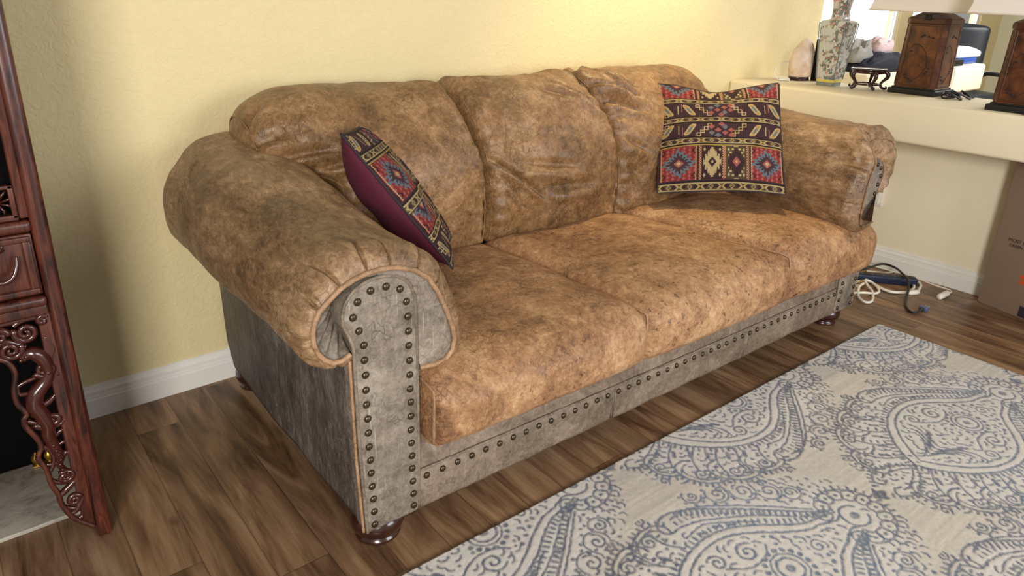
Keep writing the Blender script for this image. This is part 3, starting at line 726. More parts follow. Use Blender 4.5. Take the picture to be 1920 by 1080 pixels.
    # small fillers wherever the design leaves a hole
    for _ in range(12000):
        u = r2.uniform(-.2, .76); v = r2.uniform(-.32, .32)
        hull = (abs(v) < .30*math.sqrt(max(0, 1-((u-.27)/.50)**2))+.015)
        if not hull: continue
        i = int((u-R.u0)/R.res); j = int((v-R.v0)/R.res); w = 4
        if R.A[j-w:j+w+1, i-w:i+w+1].max() > .1: continue
        if r2.random() < .35: R.dot((u, v), r2.uniform(.0035, .0062))
        else:
            a = math.atan2(v, u-.27)+PI/2+math.sin(u*37+v*29)*.7; q = [(u+.0075*k*math.cos(a+k*.28), v+.0075*k*math.sin(a+k*.28)) for k in range(-1, 3)]; R.line(q, .0032)
    return R
MOT = motif()
# ------------------------------------------------------------------ the rug
def rug():
    x0, x1, y0, y1 = -.62, 2.372, -1.50, -.100; st = .0036
    nx = int((x1-x0)/st); ny = int((y1-y0)/st); X, Y = np.meshgrid(np.linspace(x0, x1, nx), np.linspace(y0, y1, ny))
    X = X.ravel(); Y = Y.ravel(); ink = np.zeros(len(X)); hull = np.zeros(len(X))
    jx = X+.0016*vnoise(np.stack([X, Y, X*0], 1), 90); jy = Y+.0016*vnoise(np.stack([X, Y, X*0+5], 1), 90)
    for col, (yc, off) in enumerate(((-.635, 0.0), (-.100, .527), (-1.165, .527))):
        for k in range(-1, 4):
            tip = 1.505+off-1.054*k; u = (jx-tip-.27)/1.0+.27; v = (jy-yc)/.95; ok = (u > -.26) & (u < .81) & (np.abs(v) < .35)
            ink[ok] = np.maximum(ink[ok], MOT.sample(u[ok], v[ok])); hull[ok] = np.maximum(hull[ok], np.clip((1-((u[ok]-.27)/.53)**2-(v[ok]/.34)**2)*2.2, 0, 1))
    P = np.stack([X, Y, X*0], 1)
    tone = vnoise(P, 2.3)*.5+.5; strie = vnoise(P*np.array([.5, 26, 1]), 6)*.5+.5; strie2 = vnoise(P*np.array([6, 1, 1]), 20)*.5+.5
    pile = vnoise(P, 140)*.5+.5
    base = np.array(srgb(222,212,197))[None]*(1-.20*strie[:, None]-.10*pile[:, None])
    light = np.array(srgb(236,234,228))[None]*(1-.10*pile[:, None])
    cream = base*(1-hull[:, None]*.5)+light*hull[:, None]*.5
    blue = np.array(srgb(34,42,60))[None]*(1-tone[:, None])+np.array(srgb(84,104,132))[None]*tone[:, None]
    blue = blue*(.8+.45*pile[:, None])
    k = np.clip(ink*(.62+.5*pile), 0, 1)[:, None]*.92
    colr = cream*(1-k)+blue*k
    Z = .011+.0010*pile-.0012*ink
    V = np.stack([X, Y, Z], 1); idx = np.arange(nx*ny).reshape(ny, nx)
    F = np.stack([idx[:-1,:-1], idx[:-1,1:], idx[1:,1:], idx[1:,:-1]], -1).reshape(-1, 4)
    # bound edges
    ring = np.r_[idx[0,:], idx[1:,-1], idx[-1,-2::-1], idx[-2:0:-1,0]]; m = len(ring); b = len(V)
    V2 = V[ring].copy(); c = np.array([(x0+x1)/2, (y0+y1)/2]); V2[:,2] = .001; V2[:,:2] += np.sign(V2[:,:2]-c)*np.where(np.abs(V2[:,:2]-c) > np.array([(x1-x0)/2-.001, (y1-y0)/2-.001]), .003, 0)
    F2 = [(int(ring[i]), b+i, b+(i+1) % m, int(ring[(i+1) % m])) for i in range(m)]
    V = np.vstack([V, V2]); colr = np.vstack([colr, np.tile(np.array(srgb(196,186,168)), (m, 1))])
    o = mesh('area_rug', V, F.tolist()+F2, M['rug'], colors=colr); fixn(o)
    o.rotation_euler = (0, 0, ANG); tag(o, 'cream area rug with blue damask medallions on the wood floor before the sofa', 'rug')
rug()
# ------------------------------------------------------------------ kilim cushions
def kilim(N=300):
    A, B = np.meshgrid(np.linspace(0, 1, N), np.linspace(0, 1, N))       # A left-right, B top-bottom
    C = {k: np.array(srgb(*v)) for k, v in dict(dark=(62,40,44), plum=(74,50,58), cream=(194,172,126), red=(142,50,48), blue=(104,120,130), olive=(86,72,52), pink=(172,96,92), black=(40,30,32), gold=(178,146,82)).items()}
    I = np.tile(C['plum'], (N, N, 1))
    def put(m, c): I[m] = C[c]
    def band(b0, b1):      # cream chain of hexagons
        m = (B >= b0) & (B < b1); t = (B-b0)/(b1-b0); put(m, 'olive'); put(m & ((t < .14) | (t > .86)), 'black'); put(m & (((t > .16) & (t < .26)) | ((t > .74) & (t < .84))), 'cream')
        p = (A*6.0) % 1; d = np.abs(p-.5); q = np.abs(t-.5)
        put(m & (np.abs(d*1.0+q*.55-.44) < .035) & (q < .3), 'cream'); put(m & (np.abs(d+q*.55-.50) < .02) & (q < .3), 'gold')
        put(m & (d*2.2+q < .26), 'cream'); put(m & (d*2.2+q < .17), 'black'); put(m & (d*2.2+q < .08), 'gold')
        put(m & (d > .18) & (d < .34) & (q < .14), 'dark')
    def zig(b0, b1, flip):
        m = (B >= b0) & (B < b1); t = (B-b0)/(b1-b0); t = 1-t if flip else t; put(m, 'dark'); put(m & ((A*150).astype(int) % 3 == 0), 'plum')
        for c in (.07, .245, .775, .945):     # slanted pale lozenge bars
            u = A-c-(t-.5)*.085; a = np.abs(u); e = np.abs(t-.5)
            put(m & (a < .026) & (e < .40) & (a*8+e < .50), 'cream'); put(m & (a < .014) & (e < .33) & (a*8+e < .42), 'gold'); put(m & (a < .010) & (e < .18), 'blue')
        for c in (.155, .86):
            put(m & (np.abs(A-c) < .003) & (np.abs(t-.5) < .3), 'cream'); put(m & (np.abs(A-c-.03) < .003) & (np.abs(t-.35) < .3), 'pink')
        for c, s in ((.36, 1), (.64, 1), (.02, 1)):         # stepped keys
            u = (A-c)*s
            for k in range(4):
                cx = -.045+.03*k; cy = .16+.22*k; du = np.abs(u-cx); dv = np.abs(t-cy)
                put(m & (np.maximum(du/.018, dv/.12) < 1) & (np.maximum(du/.011, dv/.07) > 1), 'cream')
        for cx, cy in ((.42,.3),(.47,.12),(.53,.3),(.47,.5),(.42,.72),(.53,.7),(.58,.5),(.58,.14),(.50,.88)):
            d = np.abs(A-cx)/.026+np.abs(t-cy)/.17; put(m & (d < 1), 'pink' if (int(cx*100)+int(cy*10)) % 3 else 'blue'); put(m & (d < .42), 'red'); put(m & (d < .2), 'cream')
    def medal(b0, b1, lo=0.0):
        m = (B >= b0) & (B < b1); t = lo+(1-lo)*(B-b0)/(b1-b0)
        for x0, x1 in ((.0, .315), (.715, 1.0)):
            q = m & (A >= x0) & (A < x1); u = (A-x0)/(x1-x0); put(q, 'red')
            w = ((u*11+t*9).astype(int)+(u*11-t*9+20).astype(int)) % 3; put(q & (w == 0) & (np.abs(u-.5)+np.abs(t-.5) > .46), 'pink')
            d = np.abs(u-.5)*1.0+np.abs(t-.5); zz = .045*np.sign(np.sin(np.arctan2(t-.5, u-.5)*16))
            put(q & (d+zz < .43), 'blue'); put(q & (d+zz < .30), 'plum'); put(q & (d < .13), 'pink'); put(q & (d < .065), 'cream')
            for sx in (.10, .90):
                for sy in (.12, .88): put(q & (np.abs(np.abs(u-sx)+np.abs(t-sy)-.07) < .02), 'black')
            put(q & ((u < .04) | (u > .96)), 'dark'); put(q & (np.abs(u-.07) < .012), 'cream'); put(q & (np.abs(u-.93) < .012), 'cream')
        for x0, x1, bg, fg, ce in ((.335, .505, 'dark', 'cream', 'plum'), (.53, .695, 'olive', 'dark', 'pink')):
            q = m & (A >= x0) & (A < x1); u = (A-x0)/(x1-x0); put(q, bg)
            st = (np.abs(u-.5)*9).astype(int)/9; h = .44-st*.95; k = (np.abs(u-.5)*15).astype(int) % 2
            put(q & (np.abs(t-.5) < h-.06*k) & (np.abs(u-.5) < .42), fg)
            if bg == 'olive': put(q & (np.abs(t-.5) > h+.03) & (np.abs(t-.5) < h+.09) & (np.abs(u-.5) < .4), 'cream')
            d = np.abs(u-.5)*.8+np.abs(t-.5); put(q & (d < .16), ce); put(q & (d < .10), 'black' if ce != 'pink' else 'pink'); put(q & (d < .055), 'cream')
            for sx in (.14, .86):
                for sy in (.12, .88): put(q & (np.abs(u-sx)+np.abs(t-sy) < .06), 'cream')
        for x0, x1 in ((.315, .335), (.505, .53), (.695, .715)):
            q = m & (A >= x0) & (A < x1); put(q, 'red'); put(q & (((t*26).astype(int) % 2) == (((A-x0)*120).astype(int) % 2)), 'cream')
    medal(-.02, .155, .42); band(.155, .215); zig(.215, .355, False); band(.355, .415); zig(.415, .555, True); band(.555, .620); medal(.635, .915); band(.925, 1.01)
    put((B > .618) & (B < .637), 'black'); put((np.abs(B-.629) < .004), 'gold')
    th = ((A*N).astype(int)+(B*N*.5).astype(int)) % 2
    return I*(.72+.12*th[..., None])
KI = kilim()
def pillow(name, label, s, center, Mx, T, Tb, rowshift=0.0, sag=0.0, flipu=False, seed=0.0, ear=0.0):
    root = thing(name, label, 'pillow', tuple(center), 0); N = 150
    a = np.linspace(-1, 1, N); A, B = np.meshgrid(a, a)                  # B: -1 bottom .. 1 top
    def surf(sgn):
        prof = ((1-np.abs(A)**2.2)*(1-np.abs(B)**2.2)).clip(0)**.62
        X = A*s/2*(1-.018*(1-B**2)); Z = B*s/2*(1-.05*(1-A**2))
        P = np.stack([X.ravel(), Z.ravel(), X.ravel()*0+seed+sgn], 1)
        nz = (vnoise(P, 7)*.010+vnoise(P, 17)*.0045).reshape(N, N)*prof**.5
        Y = -sgn*((T if sgn > 0 else Tb)*prof+nz)
        Z = Z-sag*np.exp(-((A+.08)/.5)**2)*np.clip((B-.2)/.8, 0, 1)**1.5
        Y = Y+.010*np.sin(A*2.2+seed)*B*(1-A**2)
        Z = Z+ear*np.clip(A, 0, 1)**3*np.clip(B, 0, 1)**3
        return np.stack([X.ravel(), Y.ravel(), Z.ravel()], 1)
    idx = np.arange(N*N).reshape(N, N); F = np.stack([idx[:-1,:-1], idx[:-1,1:], idx[1:,1:], idx[1:,:-1]], -1).reshape(-1, 4).tolist()
    Mn = np.array(Mx); fr = surf(1)@Mn.T; bk = surf(-1)@Mn.T
    n = KI.shape[0]; uu = ((A.ravel()+1)/2); vv = ((1-B.ravel())/2+rowshift) % 1.0
    if flipu: uu = 1-uu
    col = KI[np.clip((vv*n).astype(int), 0, n-1), np.clip((uu*n).astype(int), 0, n-1)]
    # colours are stored on a finer face grid so the weave stays crisp
    K = 3; Nf = (N-1)*2+1; af = np.linspace(-1, 1, Nf); Af, Bf = np.meshgrid(af, af)
    def up(V):
        G = V.reshape(N, N, 3); H = np.zeros((Nf, Nf, 3)); H[::2, ::2] = G; H[1::2, ::2] = (G[1:]+G[:-1])/2; H[:, 1::2] = (H[:, 2::2]+H[:, :-1:2])/2; return H.reshape(-1, 3)
    frf = up(fr); uu = ((Af.ravel()+1)/2); vv = ((1-Bf.ravel())/2+rowshift) % 1.0
    if flipu: uu = 1-uu
    colf = KI[np.clip((vv*n).astype(int), 0, n-1), np.clip((uu*n).astype(int), 0, n-1)]
    idf = np.arange(Nf*Nf).reshape(Nf, Nf); Ff = np.stack([idf[:-1,:-1], idf[:-1,1:], idf[1:,1:], idf[1:,:-1]], -1).reshape(-1, 4).tolist()
    mesh('patterned_front', frf, Ff, M['kilim'], root, colors=colf)
    mesh('plain_back', bk, [f[::-1] for f in F], M['burgundy'], root)
    ring = np.r_[idx[0,:], idx[1:,-1], idx[-1,-2::-1], idx[-2:0:-1,0]]; mesh('seam_piping', *tube(resample(fr[ring], 160, True), .0032, 6, closed=True), M['ink'], root)
    return root
Rz = np.array([[math.cos(ANG), -math.sin(ANG), 0], [math.sin(ANG), math.cos(ANG), 0], [0, 0, 1]])
M1 = Rz@np.array([[.7083,.5863,.3931],[-.7044,.5509,.4475],[.0458,-.5939,.8032]])
pillow('throw_pillow', 'square kilim throw pillow facing forward on the right seat of the sofa', .49, Rz@np.array([1.8375,.4495,.7735]), M1, .062, .055, sag=.034)
M2 = Rz@np.array([[.565,-.6766,-.4722],[.8191,.3909,.4199],[-.0995,-.624,.7751]])
pillow('throw_pillow', 'kilim throw pillow with burgundy back, tucked edge-on behind the left arm', .47, Rz@np.array([.448,.566,.731]), M2, .050, .12, rowshift=.40, seed=4.0, ear=.055)

# ------------------------------------------------------------------ carved rosewood cabinet at the left
CY = .461
cab = thing('carved_cabinet', 'tall carved reddish rosewood cabinet standing at the left edge of the room', 'cabinet', (-.80, .66, 0))
def C_(V): return np.asarray(V)-np.array([-.80, .66, 0])
def cpart(name, VF, mat, parent=cab, **k): return mesh(name, C_(VF[0]), VF[1], M[mat], parent, **k)
XL, XR, DP, HT = -1.16, -.464, .46, 1.95
def roundpost(x0, x1, y0, y1, z1): return box(x0, x1, y0, y1, 0, z1, .011)
cpart('post', roundpost(XR-.033, XR, CY, CY+.04, HT), 'redwood', sharp=60); cpart('post', roundpost(XL, XL+.033, CY, CY+.04, HT), 'redwood', sharp=60)
cpart('post', roundpost(XR-.033, XR, CY+DP-.04, CY+DP, HT), 'redwood', sharp=60); cpart('post', roundpost(XL, XL+.033, CY+DP-.04, CY+DP, HT), 'redwood', sharp=60)
a, b = XL+.033, XR-.033
for z0, z1 in ((.632, .656), (.800, .826), (HT-.04, HT)): cpart('rail', box(a-.002, b+.002, CY-.002, CY+.03, z0, z1, .009), 'redwood', sharp=60)
# stiles beside the carved openings
cpart('stile', box(b-.024, b+.002, CY+.007, CY+.028, .045, .630, .004), 'redwood', sharp=60); cpart('stile', box(a-.002, a+.024, CY+.007, CY+.028, .045, .630, .004), 'redwood', sharp=60)
cpart('stile', box(b-.016, b+.002, CY+.004, CY+.026, .83, 1.92, .004), 'redwood', sharp=60); cpart('stile', box(a-.002, a+.016, CY+.004, CY+.026, .83, 1.92, .004), 'redwood', sharp=60)
cpart('lower_rail_moulding', box(a, b, CY+.004, CY+.024, .612, .636, .004), 'redwood', sharp=60)
# drawers with moulded frames and curled handles
def drawer(x0, x1):
    d = cpart('drawer', box(x0, x1, CY+.006, CY+.03, .660, .797, .003), 'redwood', sharp=50)
    fr = [box(x0+.004, x1-.004, CY-.001, CY+.008, .780, .793, .003), box(x0+.004, x1-.004, CY-.001, CY+.008, .664, .677, .003), box(x0+.004, x0+.020, CY-.001, CY+.008, .676, .782, .003), box(x1-.020, x1-.004, CY-.001, CY+.008, .676, .782, .003)]
    cpart('drawer_frame', join(*fr), 'redwood', d, sharp=50)
    cx = x1-.062
    hp = smooth_path([(cx+.028, CY-.008, .757), (cx+.024, CY-.012, .735), (cx+.014, CY-.016, .715), (cx-.004, CY-.016, .707), (cx-.024, CY-.012, .716), (cx-.032, CY-.008, .735)], 40)
    rr = .0045*np.sin(np.linspace(.25, PI-.25, len(hp)))+.0012
    cpart('handle', tube(hp, rr, 10), 'carving', d)
    cpart('handle_boss', lathe([(.0, -.004), (.012, -.003), (.010, .003), (.004, .006), (.0, .0065)], 16), 'carving', d).matrix_local = Matrix.Translation((cx+.80, CY-.66, .775)) @ Matrix.Rotation(PI/2, 4, 'X') @ Matrix.Translation((-.80, .66, 0)) @ Matrix.Identity(4)
mid = (a+b)/2
drawer(mid+.012, b-.002); drawer(a+.002, mid-.012); cpart('mullion', box(mid-.012, mid+.012, CY+.002, CY+.03, .65, .81, .004), 'redwood', sharp=50)
# fretwork panel above the drawers
def fret(x0, x1):
    z0, z1 = .832, .902; y = CY+.012
    f = cpart('fretwork_panel', join(box(x0, x1, CY+.004, CY+.022, z1-.008, z1, .002), box(x0, x1, CY+.004, CY+.022, z0-.004, z0+.008, .002), box(x0, x0+.010, CY+.004, CY+.022, z0, z1, .002), box(x1-.010, x1, CY+.004, CY+.022, z0, z1, .002)), 'redwood', sharp=50)
    cz = (z0+z1)/2; n = 5; w = (x1-x0)/n; parts = []
    for k in range(n):
        cx = x0+w*(k+.5)
        for q in range(8):
            an = q*PI/4+.2; parts.append(tube([(cx+.006*math.cos(an), y, cz+.006*math.sin(an)), (cx+.022*math.cos(an+.15), y-.003, cz+.018*math.sin(an+.15)), (cx+.034*math.cos(an), y, cz+.030*math.sin(an))], [.0022, .003, .0012], 6))
        parts.append(lathe([(0,-.004),(.006,-.003),(.007,.001),(.003,.005),(0,.006)], 10, (0,0,0))); V, F = parts[-1]; parts[-1] = (np.stack([V[:,0]+cx, y-V[:,2], V[:,1]+cz], 1), F)
    cpart('pierced_flower', join(*parts), 'carving', f)
fret(mid+.004, b-.016); fret(a+.016, mid-.004)
# dark glazed upper case and closed sides
cpart('upper_panel', box(a, b, CY+.030, CY+.034, .905, 1.91), 'blackwood', smooth=False)
cpart('fret_backing', box(a, b, CY+.036, CY+.040, .656, .905), 'blackwood', smooth=False)
cpart('slanting_brace', box(b-.046, b-.036, CY+.012, CY+.026, .94, 1.9, .003), 'redwood', sharp=50)
for x in (XR-.022, XL+.010): cpart('side_panel', box(x, x+.012, CY+.03, CY+DP-.03, .02, HT-.02), 'redwood', smooth=False)
cpart('back_panel', box(XL+.02, XR-.02, CY+DP-.022, CY+DP-.010, .0, HT-.02), 'blackwood', smooth=False)
cpart('inner_shelf', box(XL+.02, XR-.02, CY+.035, CY+DP-.02, .640, .656), 'blackwood', smooth=False)
cpart('top_board', box(XL-.02, XR+.02, CY-.02, CY+DP+.0, HT, HT+.03, .006), 'redwood', sharp=60)
# the pierced dragon-and-cloud spandrel under the drawers
def spandrel(mirror):
    mx = (lambda x: (a+b)-x) if mirror else (lambda x: x)
    Y = CY+.013
    def T(pts, r, dy=0.0, n=40, seg=8):
        P = smooth_path([(mx(x), Y+dy, z) for x, z in pts], n); rr = r if np.isscalar(r) else np.interp(np.linspace(0, 1, len(P)), np.linspace(0, 1, len(r)), r)
        return tube(P, rr, seg)
    edge = [(-.70,.545),(-.655,.556),(-.62,.545),(-.601,.532),(-.588,.519),(-.581,.491),(-.590,.451),(-.589,.417),(-.578,.388),(-.586,.378),(-.585,.357),(-.571,.323),(-.566,.295),(-.577,.270),(-.567,.235),(-.564,.192),(-.556,.160),(-.554,.130),(-.541,.089),(-.526,.065),(-.500,.036)]
    s = cpart('carved_spandrel', T(edge, .0062, -.005, 160, 8), 'redwood')
    P = []
    def sp(cx, cz, r, turns=1.9, a0=0., d=1, th=.0066, ex=1.0):
        pts = [(cx+ex*r*(1-t*.9)*math.cos(a0+d*t*turns*2*PI), cz+r*(1-t*.9)*math.sin(a0+d*t*turns*2*PI)) for t in np.linspace(0, 1, 34)]
        P.append(tube([(mx(x), Y-.004-.004*i/33, z) for i, (x, z) in enumerate(pts)], np.linspace(th*1.15, th*.6, 34), 7))
    sp(-.546,.580,.022,1.9,2.6,1); sp(-.579,.546,.021,1.8,.5,-1); sp(-.528,.484,.018,1.9,3.4,1,ex=1.15); sp(-.542,.357,.016,2.0,3.2,1,ex=1.7); sp(-.534,.199,.015,1.9,2.2,-1,ex=1.2); sp(-.527,.130,.014,1.7,0.2,1); sp(-.592,.582,.016,1.5,0,1)
    sp(-.620,.578,.020,1.8,1.2,-1); sp(-.655,.582,.020,1.8,2.2,1); sp(-.690,.580,.020,1.8,1.2,-1); sp(-.512,.600,.010,1.2,1,1)
    dragon = [(-.566,.520),(-.545,.528),(-.528,.512),(-.522,.480),(-.530,.455),(-.552,.430),(-.560,.405),(-.552,.378),(-.545,.345),(-.548,.318),(-.542,.285),(-.536,.255),(-.540,.232),(-.528,.21)]
    P.append(T(dragon, [.009,.016,.016,.013,.015,.018,.018,.017,.016,.014,.012,.010,.008,.005], -.002, 90, 12))
    for k in range(26):                           # scales along the body
        t = k/25; q = smooth_path([(x, 0, z) for x, z in dragon], 90); i = int(t*(len(q)-1)); x, _, z = q[i]
        V, F = lathe([(0,.0035),(.0035,.0025),(.005,0)], 8); P.append((np.stack([V[:,0]+mx(x), Y-.0125-V[:,2], V[:,1]+z], 1), F))
    for pts, r in (([(-.583,.437),(-.584,.452),(-.577,.460),(-.555,.466),(-.540,.468)], .0034), ([(-.583,.437),(-.566,.434),(-.545,.436),(-.530,.440)], .0034),
                   ([(-.570,.376),(-.556,.392),(-.532,.402),(-.515,.418)], [.003,.006,.005,.002]), ([(-.580,.368),(-.565,.356),(-.545,.340),(-.52,.338),(-.510,.35)], .004),
                   ([(-.545,.300),(-.528,.318),(-.515,.322)], .0035), ([(-.540,.282),(-.524,.290),(-.510,.288)], .003), ([(-.538,.262),(-.522,.262),(-.508,.252)], .003),
                   ([(-.570,.300),(-.556,.285),(-.548,.262),(-.552,.24),(-.560,.225)], .004), ([(-.566,.245),(-.55,.240),(-.535,.246),(-.522,.262),(-.513,.245),(-.516,.22),(-.508,.205)], .0038),
                   ([(-.562,.200),(-.548,.186),(-.530,.182),(-.513,.190)], .0036), ([(-.556,.150),(-.542,.160),(-.526,.172),(-.510,.182)], [.005,.006,.005,.003]),
                   ([(-.552,.120),(-.535,.106),(-.520,.104),(-.508,.112)], .0038), ([(-.540,.092),(-.526,.100),(-.512,.124),(-.505,.135)], [.004,.006,.005,.003]), ([(-.530,.070),(-.515,.078),(-.504,.092)], .0036),
                   ([(-.508,.060),(-.508,.20)], .0035), ([(-.512,.400),(-.506,.30),(-.506,.20)], .003), ([(-.515,.560),(-.503,.53),(-.512,.50),(-.505,.46)], .0042), ([(-.600,.56),(-.585,.568),(-.566,.556),(-.552,.545)], .005),
                   ([(-.70,.60),(-.60,.606),(-.53,.608),(-.50,.606)], .004), ([(-.565,.598),(-.556,.604),(-.545,.607)], .004)):
        P.append(T(pts, np.array(r)*1.45 if not np.isscalar(r) else r*1.45, -.001, 24, 7))
    cpart('carving', join(*P), 'carving', s)
spandrel(False); spandrel(True)
# pale stone slab on the floor under the cabinet and the brass piece on it
tag(mesh('stone_slab', *box(-1.13, -.50, .586, .878, .0, .012, .003), M['stone'], sharp=40), 'pale grey stone slab lying on the floor under the carved cabinet', 'stone slab')
br = thing('brass_ornament', 'small ribbed gold ornament seen through the cabinet carving', 'ornament', (-.560, .86, .012))
for dx in (-.014, .016):
    prof = [(.0, 0), (.006, .001), (.007, .006)]+[(.004+.0085*math.sin(PI*t)+.0008*(k % 2), .006+.034*t) for k, t in enumerate(np.linspace(.05, .95, 15))]+[(.003, .043), (.0, .046)]
    mesh('bead', *lathe(prof, 18, (dx, 0, 0)), M['brass'], br)
mesh('base', *box(-.026, .028, -.010, .010, -.0, .004, .001), M['brass'], br)

# ------------------------------------------------------------------ things on the ledge
Z = .886
# salt lamp
sl = thing('salt_lamp', 'pale pink salt crystal lamp on a wooden foot at the wall end of the ledge', 'lamp', (3.205, .872, Z))
def rock():
    V = []; F = []; n = 30; m = 22
    for i in range(m+1):
        t = i/m; z = .022+.205*t; r = .070*(1-t**2.4)**.55*(1+.12*math.sin(t*PI)) if t < 1 else .004
        for k in range(n):
            an = 2*PI*k/n; x = r*math.cos(an); y = r*math.sin(an)*.8
            x = x+.030*t*t; x = min(x, .050)
            V.append((x, y, z))
    V = np.array(V); V += np.stack([vnoise(V, 26)*.006, vnoise(V+5, 26)*.006, V[:,0]*0], 1)
    for i in range(m):
        for k in range(n): F.append((i*n+k, i*n+(k+1) % n, (i+1)*n+(k+1) % n, (i+1)*n+k))
    F.append(tuple(range(n))[::-1]); F.append(tuple(m*n+k for k in range(n))); return V, F
mesh('crystal', *rock(), M['salt'], sl)
V, F = lathe([(.058, .006), (.064, .010), (.064, .020), (.060, .024)], 28); V[:,1] *= .8; mesh('wooden_base', V, F, M['rosewood'], sl)
for x, y in ((-.04,-.03),(.04,-.03),(-.04,.03),(.04,.03)): mesh('foot', *box(x-.010, x+.010, y-.007, y+.007, 0, .010, .002), M['rosewood'], sl)
cd = smooth_path([(-.03, .048, .10), (-.10, .055, .092), (-.165, .05, .066), (-.180, .045, .034), (-.150, .03, .005)], 50)
mesh('power_cord', *tube(cd, .0032), M['whiteplastic'], sl); mesh('cord_switch', *tube(smooth_path([(-.150, .03, .008), (-.13, .005, .009), (-.118, -.015, .008)], 16), [.004,.008,.009,.010,.010,.010,.010,.010,.009,.009,.008,.008,.007,.006,.005][:len(smooth_path([(-.150, .03, .008), (-.13, .005, .009), (-.118, -.015, .008)], 16))] if False else .008), M['whiteplastic'], sl)
mesh('power_cord', *tube(smooth_path([(-.118, -.015, .006), (-.08, .02, .02), (-.045, .03, .03)], 20), .003), M['whiteplastic'], sl)
# black upright case
bk = thing('upright_case', 'narrow black upright case behind the tall painted vase', 'case', (3.30, .800, Z))
mesh('body', *box(-.045, .045, -.03, .03, 0, .222, .004), M['black'], bk, sharp=40); mesh('spine_ridge', *box(-.047, -.044, -.018, .018, .01, .212, .001), M['blackrub'], bk, smooth=False)
# tall square porcelain vase
vs = thing('porcelain_vase', 'tall square painted porcelain vase with figures and a yellow band', 'vase', (3.115, .650, Z))
def sqloft(prof, r=.16, seg=48):
    V = []; F = []
    for h, z in prof:
        for k in range(seg):
            an = 2*PI*k/seg; c, s = math.cos(an), math.sin(an); e = 12 if z < .33 else 5
            q = (abs(c)**e+abs(s)**e)**(-1/e); V.append((h*q*c, h*q*s, z))
    m = len(prof)
    for i in range(m-1):
        for k in range(seg): F.append((i*seg+k, i*seg+(k+1) % seg, (i+1)*seg+(k+1) % seg, (i+1)*seg+k))
    F.append(tuple(range(seg))[::-1]); F.append(tuple((m-1)*seg+k for k in range(seg))); return np.array(V), F
mesh('body', *sqloft([(.0485,.032),(.052,.08),(.058,.16),(.0645,.24),(.069,.295),(.070,.315),(.066,.324),(.052,.329)], seg=64), M['porcelain'], vs, sharp=40)
mesh('yellow_band', *sqloft([(.0478,.020),(.0487,.0215),(.0492,.032),(.0486,.0335)], seg=64), M['porc_band'], vs, sharp=40)
mesh('glazed_foot', *sqloft([(.046,.0),(.047,.001),(.0475,.020),(.047,.021)], seg=64), M['porc_base'], vs, sharp=40)
mesh('neck', *sqloft([(.050,.327),(.040,.333),(.036,.345),(.035,.365),(.037,.40),(.044,.445),(.056,.490),(.066,.520),(.067,.527),(.060,.527)], seg=48), M['porcelain'], vs, sharp=50)
for sx in (-1, 1):
    for sy in (-1, 1):
        pth = [(sx*(h-.001), sy*(h-.001), z) for h, z in ((.0485,.034),(.052,.08),(.058,.16),(.0645,.24),(.069,.295),(.069,.315))]
        mesh('edge_line', *tube(pth, .0028, 6), M['porc_base'], vs)
# little carved stand with scrolled legs
st = thing('carved_stand', 'small dark carved wooden display stand with scrolled legs beside the vase', 'stand', (3.150, .468, Z))
mesh('top', *lathe([(.0, .094), (.080, .094), (.084, .098), (.084, .103), (.078, .105), (.074, .102), (.0, .102)], 36), M['rosewood'], st)
mesh('apron', *lathe([(.070, .080), (.076, .082), (.078, .094), (.070, .095)], 36), M['rosewood'], st)
mesh('stretcher_ring', *tube([(.062*math.cos(t), .062*math.sin(t), .026) for t in np.linspace(0, 2*PI, 40, endpoint=False)], .0042, 8, closed=True), M['rosewood'], st)
for k in range(5):
    an = k*2*PI/5-2.30; c, s = math.cos(an), math.sin(an)
    pr = smooth_path([(.074, .092), (.090, .080), (.090, .062), (.074, .044), (.064, .028), (.070, .014), (.086, .006), (.094, .012), (.088, .017)], 40)
    mesh('leg', *tube([(r*c, r*s, z) for r, z in pr], np.interp(np.linspace(0, 1, len(pr)), [0,.2,.5,.8,1], [.010,.011,.0065,.0065,.004]), 8), M['rosewood'], st)
